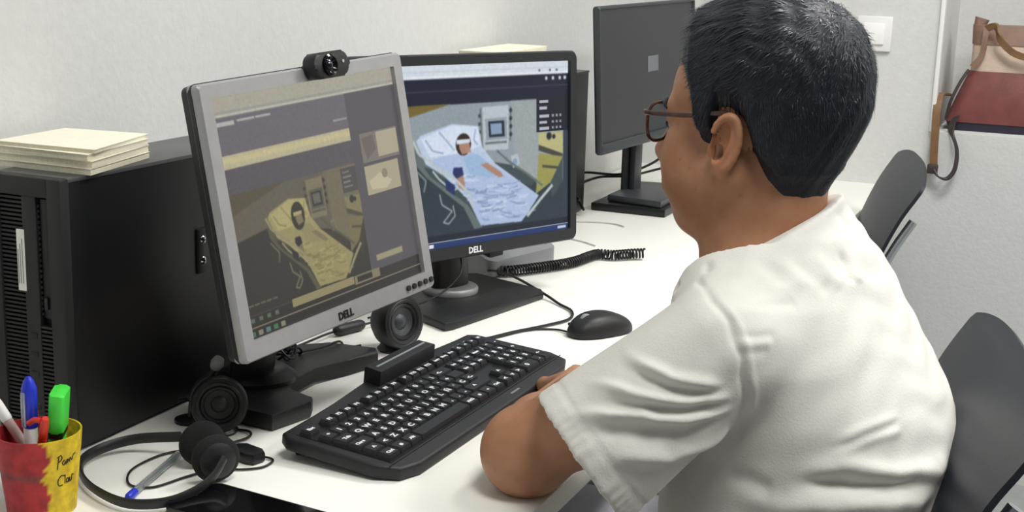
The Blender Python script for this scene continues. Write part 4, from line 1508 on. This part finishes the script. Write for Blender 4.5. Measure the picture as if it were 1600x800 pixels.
# ears
for s in (-1, 1):
    yr = np.array(Matrix.Rotation(math.radians(-14), 3, 'Y') @ Matrix.Rotation(s * math.radians(17), 3, 'Z'))
    E_((-.010, s * .0815, -.006), (.0165, .0068, .0325), .006, 'union', yr)
    E_((-.007, s * .0890, -.001), (.0100, .0095, .0205), .003, 'subtract', yr)
    E_((-.001, s * .0865, -.017), (.0080, .0105, .0095), .003, 'subtract', yr)
    E_((.001, s * .079, -.016), (.0055, .012, .007), .002, 'subtract')
    rr = []
    for q in range(14):
        a = math.radians(20 + q * 17)
        p = yr @ np.array((0.0148 * math.cos(a), s * .0035, .0295 * math.sin(a)))
        rr.append((-.010 + p[0], s * .0830 + p[1], -.006 + p[2]))
    for a, b in zip(rr[:-1], rr[1:]):
        C_(a, b, .0036, .0036, .003)
    E_((-.004, s * .0795, -.0385), (.0095, .0055, .0100), .006)
    E_((.008, s * .0790, -.015), (.005, .005, .008), .005)
# arms
for sh, el, wr, hand in ((SHL, EL, WL, 'L'), (SHR, ER, WR, 'R')):
    F.cone(sh + (el - sh) * .06, el, .045, .043, .02)
    mid = sh + (el - sh) * .45
    F.cone(mid + (0, .0, -.006), sh + (el - sh) * .7, .046, .044, .02)
    F.ell(el + (.0, .002, -.002), (.046, .042, .044), None, .02)
    q1 = el + (wr - el) * .28
    F.cone(el, q1, .040, .039, .02)
    F.cone(q1, wr, .039, .0265, .02)


def hand(wr, fwd, upv, thumb, curl, spread=1.0):
    """palm, four fingers and a thumb; fwd = finger direction, upv = back of the hand, thumb = side (+1: left of fwd)"""
    f = np.array(fwd, float); f /= np.linalg.norm(f)
    u = np.array(upv, float); u -= f * (u @ f); u /= np.linalg.norm(u)
    s = np.cross(u, f) * thumb          # towards the thumb
    B = np.stack([f, s, u], 1)
    F.ell(wr + f * .050, (.050, .038, .0145), B, .015)
    F.ell(wr + f * .012, (.030, .028, .019), B, .015)
    for i, (off, L, r) in enumerate(((.029, .070, .0088), (.010, .078, .0090), (-.009, .073, .0086), (-.027, .058, .0076))):
        p = wr + f * (.086 - .004 * abs(i - 1)) + s * off
        d = f + s * (.10 - .075 * i) * spread
        d /= np.linalg.norm(d)
        for j, (fr, cu) in enumerate(((.45, curl), (.30, curl * 2.2), (.25, curl * 3.2))):
            dd = d * math.cos(cu) - u * math.sin(cu)
            q = p + dd * L * fr
            F.cone(p, q, r * (1 - .06 * j), r * (1 - .06 * (j + 1)), .004)
            p = q
    p = wr + f * .022 + s * .026 - u * .004
    q = p + (f * .62 + s * .62 - u * .2) * .045
    F.cone(p, q, .0135, .0105, .012)
    F.cone(q, q + (f * .92 + s * .25 - u * .2) * .034, .0102, .0082, .004)


hand(WL, (.30, .022, -.025), (0, -.05, 1), 1, .10)
hand(WR, (.060, .085, -.02), (-.1, 0, 1), 1, .18)
V, Q = F.mesh()
V = relax(V, Q, 2, .45)
me = np_mesh('body', V - PO, Q)
L_ = hlocal(V)
hd = V[:, 2] > .99
col = np.ones((len(V), 3))
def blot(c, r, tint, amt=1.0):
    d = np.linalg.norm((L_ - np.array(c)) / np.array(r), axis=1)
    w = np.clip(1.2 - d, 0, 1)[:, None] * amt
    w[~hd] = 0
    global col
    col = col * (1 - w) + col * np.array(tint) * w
blot((.103, 0, -.067), (.012, .024, .012), (.80, .62, .60))
for s in (-1, 1):
    blot((-.008, s * .085, -.01), (.026, .02, .036), (1.08, .93, .90))
    blot((.062, s * .045, -.025), (.03, .03, .025), (1.06, .94, .92))
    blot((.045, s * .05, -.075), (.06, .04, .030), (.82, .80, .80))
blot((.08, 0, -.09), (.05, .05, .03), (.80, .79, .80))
for p_ in ((.040, .070, -.038), (.052, .066, -.030), (-.020, .066, -.062), (.030, .066, -.060)):
    blot(p_, (.0016, .02, .0016), (.62, .55, .52))
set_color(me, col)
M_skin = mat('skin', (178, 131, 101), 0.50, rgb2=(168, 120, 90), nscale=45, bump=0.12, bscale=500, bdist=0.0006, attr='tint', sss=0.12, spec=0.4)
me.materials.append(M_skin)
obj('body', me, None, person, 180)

# eyes, brows
M_eye = mat('eye_white', (226, 220, 214), 0.2, noise=0.02, nscale=100)
M_iris = mat('iris_brown', (44, 28, 20), 0.15, noise=0.2, nscale=300)
M_hair = mat('black_hair', (27, 30, 39), 0.55, noise=0.25, nscale=120, spec=0.35)
for s in (-1, 1):
    e = lathe([(0, -.0115)] + [(.0115 * math.cos(a), .0115 * math.sin(a)) for a in np.linspace(-1.4, 1.4, 13)] + [(0, .0115)], 20)
    eo = obj('eye', [(0, 0, 0)] and ([tuple(hw(np.array(p) + (.0790, s * .0315, .003)) - PO) for p in e[0]], e[1]), M_eye, person, 180)
    ir = lathe([(.0055, .0098), (.0050, .0112), (0, .0120)], 16)
    obj('iris', ([tuple(hw(np.array((p[2], p[0], p[1])) + (.0792, s * .0315, .002)) - PO) for p in ir[0]], ir[1]), M_iris, eo, 180)
    ls = tube([(.0885, s * .019, .003), (.0925, s * .027, .0042), (.0915, s * .037, .0040), (.0855, s * .0455, .0015)], [.0006, .0013, .0013, .0006], 6, 5)
    obj('eyelashes', ([tuple(hw(p) - PO) for p in ls[0]], ls[1]), M_hair, person, 180)
    br = tube([(.1035, s * .010, .0235), (.100, s * .026, .0275), (.0895, s * .044, .0255), (.080, s * .053, .0215)], [.0018, .0034, .003, .0014], 8, 5, flat=(.8, 1.3))
    obj('eyebrow', ([tuple(hw(p) - PO) for p in br[0]], br[1]), M_hair, person, 180)

# hair: a cap grown over the skull, thicker on top, with a cut hairline
G = Field(np.arange(-.145, .125, .0026), np.arange(-.115, .1151, .0026), np.arange(-.115, .165, .0026))
G.ell((-.012, 0, .040), (.098, .076, .086), None, 0)
G.ell((.040, 0, .035), (.052, .062, .058), None, .02)
G.cone((-.026, 0, -.02), (-.028, 0, -.12), .057, .050, .03)
X, Y, Z = np.meshgrid(*G.ax, indexing='ij', sparse=True)
side = np.interp(np.asarray(X).ravel(), [-.14, -.095, -.062, -.046, -.036, -.028, -.012, .004, .008, .011, .030, .036, .048, .060, .076, .092, .12],
                 [-.078, -.080, -.074, -.055, -.026, .008, .022, .020, -.004, -.030, -.028, .014, .042, .058, .070, .078, .080]).reshape(X.shape)
mid_ = np.interp(np.asarray(X).ravel(), [-.14, -.05, .02, .06, .12], [-.078, -.075, .02, .056, .074]).reshape(X.shape)
wy = np.clip((np.abs(Y) - .035) / .025, 0, 1)
zb = mid_ * (1 - wy) + side * wy
h_ = Z - zb
tmax = .012 + .010 * np.clip((Z - .05) / .06, 0, 1) + .008 * np.clip((X - .03) / .04, 0, 1) * np.clip((Z - .04) / .05, 0, 1) + .006 * np.clip((-X - .03) / .05, 0, 1) * np.clip((Z + .03) / .05, 0, 1)
wav = .0009 * np.sin(60 * X + 90 * Z + 40 * np.sin(30 * Y)) * np.sin(110 * Y + 25 * X) + .0007 * np.sin(190 * Y + 140 * X + 90 * Z)
th = np.clip(-.004 + .42 * h_, -.006, tmax) + wav * np.clip(h_ / .03, 0, 1)
G.d = (G.d - th).astype(np.float32)
HV, HQ = G.mesh()
HV = relax(HV, HQ, 2, .5)
hn = vnormals(HV, HQ)
hair = obj('hair', np_mesh('hair', np.array([hw(p) - PO for p in HV]), HQ), M_hair, person, 180)
# strands combed from the crown
idx = RNG.choice(len(HV), 15000)
sv, sq = [], []
crown = np.array((-.075, .0, .10))
for i in idx:
    p, nn = HV[i], hn[i]
    if nn @ nn < .5:
        continue
    d = p - crown
    d = d + np.array((.02, 0, -.02)) * (p[0] > .0)
    if p[2] < .05:
        d = d + np.array((-.05 if p[0] < 0.02 else -.02, 0, -.09))
    d = d + RNG.normal(0, .012, 3)
    d = d - nn * (d @ nn)
    d /= np.linalg.norm(d) + 1e-9
    zz = p[2] - np.interp(p[0], [-.14, -.06, .02, .06], [-.08, -.07, .0, .05])
    Ls = min(.030, .006 + .16 * max(zz, 0)) * RNG.uniform(.6, 1.2) * (.5 if p[0] < -.03 else 1)
    w = np.cross(nn, d) * RNG.uniform(.0003, .0007)
    lift = RNG.uniform(.05, .18) if RNG.random() < .96 else RNG.uniform(.2, .4)
    k = len(sv)
    for j in range(4):
        t_ = j / 3
        q = p - nn * .001 + d * Ls * t_ + nn * (lift * Ls * t_ - .35 * Ls * t_ * t_ * (Ls > .015) * .5 + .0012 * math.sin(PI * t_))
        ww = w * (1 - .85 * t_)
        sv += [q - ww, q + ww]
    for j in range(3):
        sq.append((k + 2 * j, k + 2 * j + 1, k + 2 * j + 3, k + 2 * j + 2))
M_strand = mat('hair_strand', (36, 40, 52), 0.4, noise=0.4, nscale=160, spec=0.5)
so = obj('hair_strands', np_mesh('hair_strands', np.array([hw(p) - PO for p in sv]), np.array(sq)), M_strand, hair, 180)
so['kind'] = 'stuff'

# glasses
gl = obj('glasses', None or tube([tuple(hw(p) - PO) for p in ((.1055, .010, .012), (.1095, 0, .015), (.1055, -.010, .012))], .0018, 8, 6), mat('tortoise_acetate', (74, 40, 34), .25, rgb2=(34, 20, 20), nscale=90, coat=.3), person)
M_tort = MATS['tortoise_acetate']
M_lens = mat('spectacle_glass', (235, 240, 240), 0.02, noise=0.005, nscale=20, trans=1.0, ior=1.05, spec=0.3)
for s in (-1, 1):
    rim = []
    for q in range(33):
        a = 2 * PI * q / 32
        ca, sa = math.cos(a), math.sin(a)
        yy = .0255 * (abs(ca) ** .75) * (1 if ca > 0 else -1); zz = .0210 * (abs(sa) ** .75) * (1 if sa > 0 else -1)
        rim.append((.1050 - .10 * (s * yy + .0255) * .5 * 1.0 + .0, s * .034 + yy, .004 + zz))
    obj('rim', tube([tuple(hw(p) - PO) for p in rim], .0020, 8, 0), M_tort, gl)
    n_ = len(rim) - 1
    lv = [tuple(hw(p) - PO) for p in rim[:-1]] + [tuple(hw(np.array(p) - (.0012, 0, 0)) - PO) for p in rim[:-1]]
    lf = [tuple(range(n_)), tuple(range(n_, 2 * n_))[::-1]] + [(i, n_ + i, n_ + (i + 1) % n_, (i + 1) % n_) for i in range(n_)]
    obj('lens', (lv, lf), M_lens, gl, 30)
    obj('temple_arm', tube([tuple(hw(p) - PO) for p in ((.1015, s * .060, .018), (.097, s * .0725, .0185), (.080, s * .0770, .0185), (.040, s * .0790, .0195), (.004, s * .0815, .024), (-.012, s * .0805, .024), (-.026, s * .0785, .006))], .0027, 8, 6, flat=(.55, 1)), M_tort, gl)

# ---- shirt
SH = Field(np.arange(1.12, 1.74, .0028), np.arange(.06, .56, .0028), np.arange(.64, 1.075, .0028))
S = SH
FA = math.radians(79)
fwv = np.array((math.cos(FA), math.sin(FA), 0)); lfv = np.array((-math.sin(FA), math.cos(FA), 0))
Bt = np.stack([fwv, lfv, np.array((0, 0, 1.0))], 1)
S.put((1.1, .04, .6), (1.74, .56, 1.075), lambda X, Y, Z: (lambda zc: (lambda cx, cy, a, b: (
    (lambda px, py: (((np.abs(px) / b) ** 2.3 + (np.abs(py) / a) ** 2.3) ** (1 / 2.3) - 1) * np.minimum(a, b))(
        (X - cx) * fwv[0] + (Y - cy) * fwv[1], (X - cx) * lfv[0] + (Y - cy) * lfv[1])))(
    np.interp(zc, [.60, .75, .80, .90, .98, 1.03], [1.462, 1.457, 1.455, 1.447, 1.445, 1.447]).reshape(Z.shape),
    np.interp(zc, [.60, .72, .80, .85, .90, .95, .99, 1.02, 1.04, 1.07], [.258, .254, .256, .266, .281, .293, .299, .306, .318, .324]).reshape(Z.shape),
    np.interp(zc, [.60, .74, .80, .90, .96, .985, 1.005, 1.025, 1.045, 1.07], [.190, .190, .184, .176, .160, .140, .115, .092, .078, .076]).reshape(Z.shape),
    np.interp(zc, [.60, .74, .79, .85, .90, .95, .98, 1.01, 1.03, 1.05, 1.07], [.150, .154, .150, .138, .122, .104, .092, .081, .077, .075, .074]).reshape(Z.shape)))(np.asarray(Z).ravel()))
S.cone((1.40, .318, .962), SHL + (.01, -.004, -.004), .058, .058, .03)
S.cone((1.50, .310, .960), SHR + (-.01, 0, -.004), .058, .056, .03)
HC, HN = np.array((1.236, .444, .798)), np.array((-.42, .70, -.60))
HN = HN / np.linalg.norm(HN)
HCR, HNR = np.array((1.70, .375, .86)), np.array((.62, .55, -.56)); HNR /= np.linalg.norm(HNR)


def sleeve(sh, hc, hn, r0, r1):
    a, b = sh, hc + hn * .05
    ab = b - a
    L2 = ab @ ab
    def fn(X, Y, Z):
        t = np.clip(((X - a[0]) * ab[0] + (Y - a[1]) * ab[1] + (Z - a[2]) * ab[2]) / L2, 0, 1)
        q = np.sqrt((X - a[0] - t * ab[0]) ** 2 + (Y - a[1] - t * ab[1]) ** 2 + (Z - a[2] - t * ab[2]) ** 2)
        d = q - (r0 + (r1 - r0) * t)
        pl = (X - hc[0]) * hn[0] + (Y - hc[1]) * hn[1] + (Z - hc[2]) * hn[2]
        d = np.maximum(d, pl)
        inner = np.maximum(q - (r0 + (r1 - r0) * t - .0075), -(pl + .075))
        return np.maximum(d, -inner)
    lo = np.minimum(a, b) - .13; hi = np.maximum(a, b) + .13
    S.put(lo, hi, fn, .012)


sleeve(SHL + (-.002, .006, -.008), HC, HN, .062, .081)
sleeve(SHR, HCR, HNR, .060, .072)
# the neck opening: cut on a slope (lower at the throat) and hollowed round the neck
def collar_cut(X, Y, Z):
    pl = (Z - (1.010 - .57 * (Y - .312) - .55 * np.maximum(Y - .345, 0) + .10 * (X - 1.38))) * .85
    rad = np.sqrt((X - 1.45) ** 2 + (np.asarray(Y) - .345) ** 2) - .112
    return np.maximum(-pl, rad)
S.put((1.30, .16, .90), (1.60, .50, 1.08), collar_cut, .004, 'subtract')
S.cone((1.450, .320, .95), (1.448, .338, 1.10), .0655, .070, .006, 'subtract')
SV, SQ = S.mesh()
SV = relax(SV, SQ, 3, .5)
#FOLDS
FOLDS = [   # height (mm), spread (mm), points (mm) of the cloth folds
    (6.75, 6, [(1256,422,921),(1211,389,919),(1205,375,916),(1203,361,913),(1202,347,908),(1206,331,907),(1213,315,905),(1222,299,902)]),
    (-5.25, 6, [(1217,411,915),(1204,390,911),(1199,372,906),(1199,353,902),(1204,334,896),(1212,317,896),(1223,300,894)]),
    (7.5, 6, [(1210,443,892),(1200,425,893),(1194,409,894),(1192,395,893),(1191,381,891),(1193,361,889),(1199,341,888),(1205,330,888),(1212,317,891),(1221,304,890),(1232,293,889)]),
    (-5.25, 6, [(1190,438,878),(1186,423,879),(1185,406,880),(1185,392,880),(1186,378,879),(1190,365,881),(1194,353,879),(1200,339,879),(1207,326,881),(1215,314,882),(1224,304,883),(1236,293,882)]),
    (7.5, 6.5, [(1180,453,862),(1179,439,866),(1178,425,867),(1179,410,870),(1180,397,871),(1183,383,874),(1187,370,874),(1190,357,871),(1196,346,871),(1203,333,871),(1213,319,874),(1227,304,876),(1242,292,877)]),
    (-6, 8, [(1169,442,851),(1170,425,853),(1173,409,856),(1175,395,857),(1180,378,857),(1185,367,857),(1192,353,857),(1199,342,857),(1209,331,854),(1219,318,860),(1232,306,864),(1248,295,867)]),
    (6.75, 9, [(1165,408,832),(1170,395,832),(1176,382,833),(1184,369,832),(1192,358,832),(1203,347,829),(1212,336,835),(1225,325,838),(1239,317,840),(1260,306,847),(1262,292,861)]),
    (-2.6, 3.6, [(1299,354,982),(1250,327,978),(1240,314,971),(1235,304,962),(1228,297,947),(1228,288,930),(1229,287,912),(1239,285,891),(1261,291,863),(1274,296,837)]),
    (1.6, 4, [(1291,346,984),(1252,319,979),(1243,306,971),(1238,296,961),(1233,288,947),(1233,282,930),(1236,279,910),(1249,279,887),(1268,284,861),(1272,285,840)]),
    (-1.32, 4.5, [(1227,302,950),(1242,280,949),(1263,264,948)]),
    (0.99, 4.5, [(1225,299,944),(1237,281,943),(1256,265,941)]),
    (-1.1, 4.5, [(1224,296,936),(1234,281,935),(1251,267,935)]),
    (-1.95, 9.1, [(1326,311,1008),(1318,294,1001),(1315,280,995),(1308,268,984)]),
    (1.625, 9.1, [(1336,298,1012),(1330,281,1004),(1329,267,996),(1324,251,979)]),
    (-1.95, 9.1, [(1340,277,1009),(1339,265,1001),(1340,252,992),(1344,239,982),(1350,231,976)]),
    (1.95, 9.1, [(1359,260,1014),(1360,247,1002),(1362,234,989),(1367,223,976)]),
    (-2.925, 6.5, [(1396,234,1011),(1390,226,995),(1382,218,977)]),
    (1.95, 9.1, [(1416,227,1010),(1405,219,993),(1396,212,975)]),
    (-2.6, 10.4, [(1424,251,1049),(1435,234,1028),(1424,229,1017)]),
    (2.5, 5, [(1487,273,1039)]),
    (-2.5, 5, [(1326,353,998),(1306,347,989)]),
    (-1.4, 6, [(1248,303,974),(1262,288,974),(1281,274,972),(1299,261,971),(1308,257,973)]),
    (2.4, 6, [(1282,214,836),(1290,202,843),(1299,192,847),(1310,183,851),(1331,168,854),(1359,154,857)]),
    (2.6, 6, [(1282,213,826),(1288,203,831),(1296,192,836),(1308,181,841),(1320,171,843),(1339,158,844),(1357,149,846)]),
    (-2.6, 5, [(1282,214,832),(1290,201,837),(1297,192,840),(1309,181,846),(1321,172,848),(1338,161,850),(1357,152,851)]),
    (6.25, 10, [(1271,249,807),(1273,232,812),(1279,215,815),(1288,199,820),(1295,187,818),(1305,175,814),(1315,163,809),(1328,150,804),(1354,134,801),(1388,119,792),(1417,113,802),(1452,110,809)]),
    (-8.75, 8, [(1271,246,795),(1273,232,798),(1276,221,801),(1281,207,801),(1287,194,801),(1294,182,798),(1307,166,797),(1326,149,793),(1352,133,790),(1390,117,781)]),
    (7.5, 12, [(1280,317,784),(1274,297,779),(1271,280,773),(1269,263,773),(1269,246,773),(1271,232,776),(1274,218,779),(1279,205,779),(1286,192,781),(1293,180,781),(1303,168,779),(1316,155,777),(1330,144,776),(1351,131,770),(1381,119,774),(1427,107,770)]),
    (-4, 9, [(1284,325,798),(1279,310,795),(1275,297,793),(1272,283,793),(1271,269,790),(1270,255,790)]),
    (-4, 6, [(1329,387,958),(1332,383,971)]),
    (-0.8, 14, [(1269,268,871),(1273,255,877),(1279,241,882),(1288,228,887),(1299,214,889),(1312,204,893),(1328,195,897),(1346,186,901),(1369,178,903),(1397,169,903)]),
    (0.8, 14, [(1246,273,903),(1261,261,904),(1277,248,905),(1290,236,907),(1303,224,910),(1320,212,916),(1340,202,921),(1365,192,924),(1398,184,928)]),
    (-4, 6, [(1228,378,762)])]
VN = vnormals(SV, SQ)
VN = relax(VN, SQ, 6, .5)
VN /= np.linalg.norm(VN, axis=1)[:, None] + 1e-9
disp = np.zeros(len(SV))
for a_, s_, P_ in FOLDS:
    if len(P_) < 2:
        continue
    lo, hi = np.min(P_, 0) / 1000 - .04, np.max(P_, 0) / 1000 + .04
    near = np.where(np.all((SV > lo) & (SV < hi), axis=1))[0]
    d_, par = seg_dist(SV[near], np.array(P_) / 1000)
    fade = np.minimum(np.clip(par / .38, 0, 1), np.clip((1 - par) / .18, 0, 1))
    fade = fade * fade * (3 - 2 * fade)
    if s_ < 3.8 and a_ < 0:
        fade = np.ones_like(fade)
    disp[near] += a_ / 1000 * np.exp(-(d_ / (s_ / 1000)) ** 2) * fade
# soft random creases
disp += .0008 * np.sin(SV[:, 0] * 55 + 2 * np.sin(SV[:, 2] * 38)) * np.sin(SV[:, 2] * 70 + SV[:, 1] * 45)
disp += .0005 * np.sin(SV[:, 1] * 140 + SV[:, 2] * 95 + 3 * np.sin(SV[:, 0] * 40))
# sleeve hems: a doubled, slightly puckered band
for sh_, hc_, hn_, r0_, r1_ in ((SHL + (-.002, .006, -.008), HC, HN, .062, .081), (SHR, HCR, HNR, .060, .072)):
    pl = (SV - hc_) @ hn_
    ax_ = hc_ + hn_ * .05 - sh_
    t_ = np.clip(((SV - sh_) @ ax_) / (ax_ @ ax_), 0, 1)
    rad = SV - sh_ - t_[:, None] * ax_
    q_ = np.linalg.norm(rad, axis=1)
    on = (q_ < .11) & (pl > -.10)
    e1 = np.cross(ax_, (0, 0, 1.0)); e1 /= np.linalg.norm(e1); e2 = np.cross(ax_ / np.linalg.norm(ax_), e1)
    th_ = np.arctan2(rad @ e2, rad @ e1)
    band = on & (pl > -.024)
    disp[band] += .0003 + .0006 * np.sin(th_[band] * 34 + 4 * np.sin(th_[band] * 5)) * np.clip((pl[band] + .024) / .012, 0, 1)
    st = on & (np.abs(pl + .024) < .004)
    disp[st] -= .0007
    inner = on & (q_ < r0_ + (r1_ - r0_) * t_ - .0038) & (pl > -.078)
    disp[inner] *= -1
SV = SV + VN * disp[:, None]
M_shirt = mat('white_cotton', (221, 219, 212), 0.85, noise=0.012, nscale=60, bump=0.3, bscale=420, bdist=0.0012, sheen=0.15, spec=0.25)
obj('shirt', np_mesh('shirt', SV - PO, SQ), M_shirt, person, 180)

# ---- trousers and shoes below the desk
TR = Field(np.arange(1.20, 1.74, .008), np.arange(.05, .98, .008), np.arange(.02, .74, .008))
TR.ell((1.462, .245, .575), (.185, .150, .125), None, .03)
kL, kR = np.array((1.37, .68, .56)), np.array((1.56, .66, .56))
aL, aR = np.array((1.36, .70, .11)), np.array((1.57, .69, .11))
for hp, kn, an in (((1.385, .30, .56), kL, aL), ((1.535, .29, .56), kR, aR)):
    TR.cone(hp, kn, .088, .066, .03)
    TR.cone(kn, an, .066, .050, .03)
TV, TQ = TR.mesh()
TV = relax(TV, TQ, 2)
obj('trousers', np_mesh('trousers', TV - PO, TQ), mat('pale_trouser_cotton', (186, 186, 196), .85, noise=.03, nscale=50, bump=.3, bscale=300), person, 180)
for an in (aL, aR):
    Sf = Field(np.arange(an[0] - .08, an[0] + .08, .005), np.arange(an[1] - .14, an[1] + .25, .005), np.arange(.0, .16, .005))
    Sf.ell((an[0], an[1] + .06, .045), (.045, .14, .040), None, .0)
    Sf.cone((an[0], an[1], .11), (an[0], an[1] - .01, .05), .043, .042, .03)
    v_, q_ = Sf.mesh()
    v_ = relax(v_, q_, 2)
    v_[:, 2] = np.maximum(v_[:, 2], .004)
    obj('shoe', np_mesh('shoe', v_ - PO, q_), M_white, person, 180)
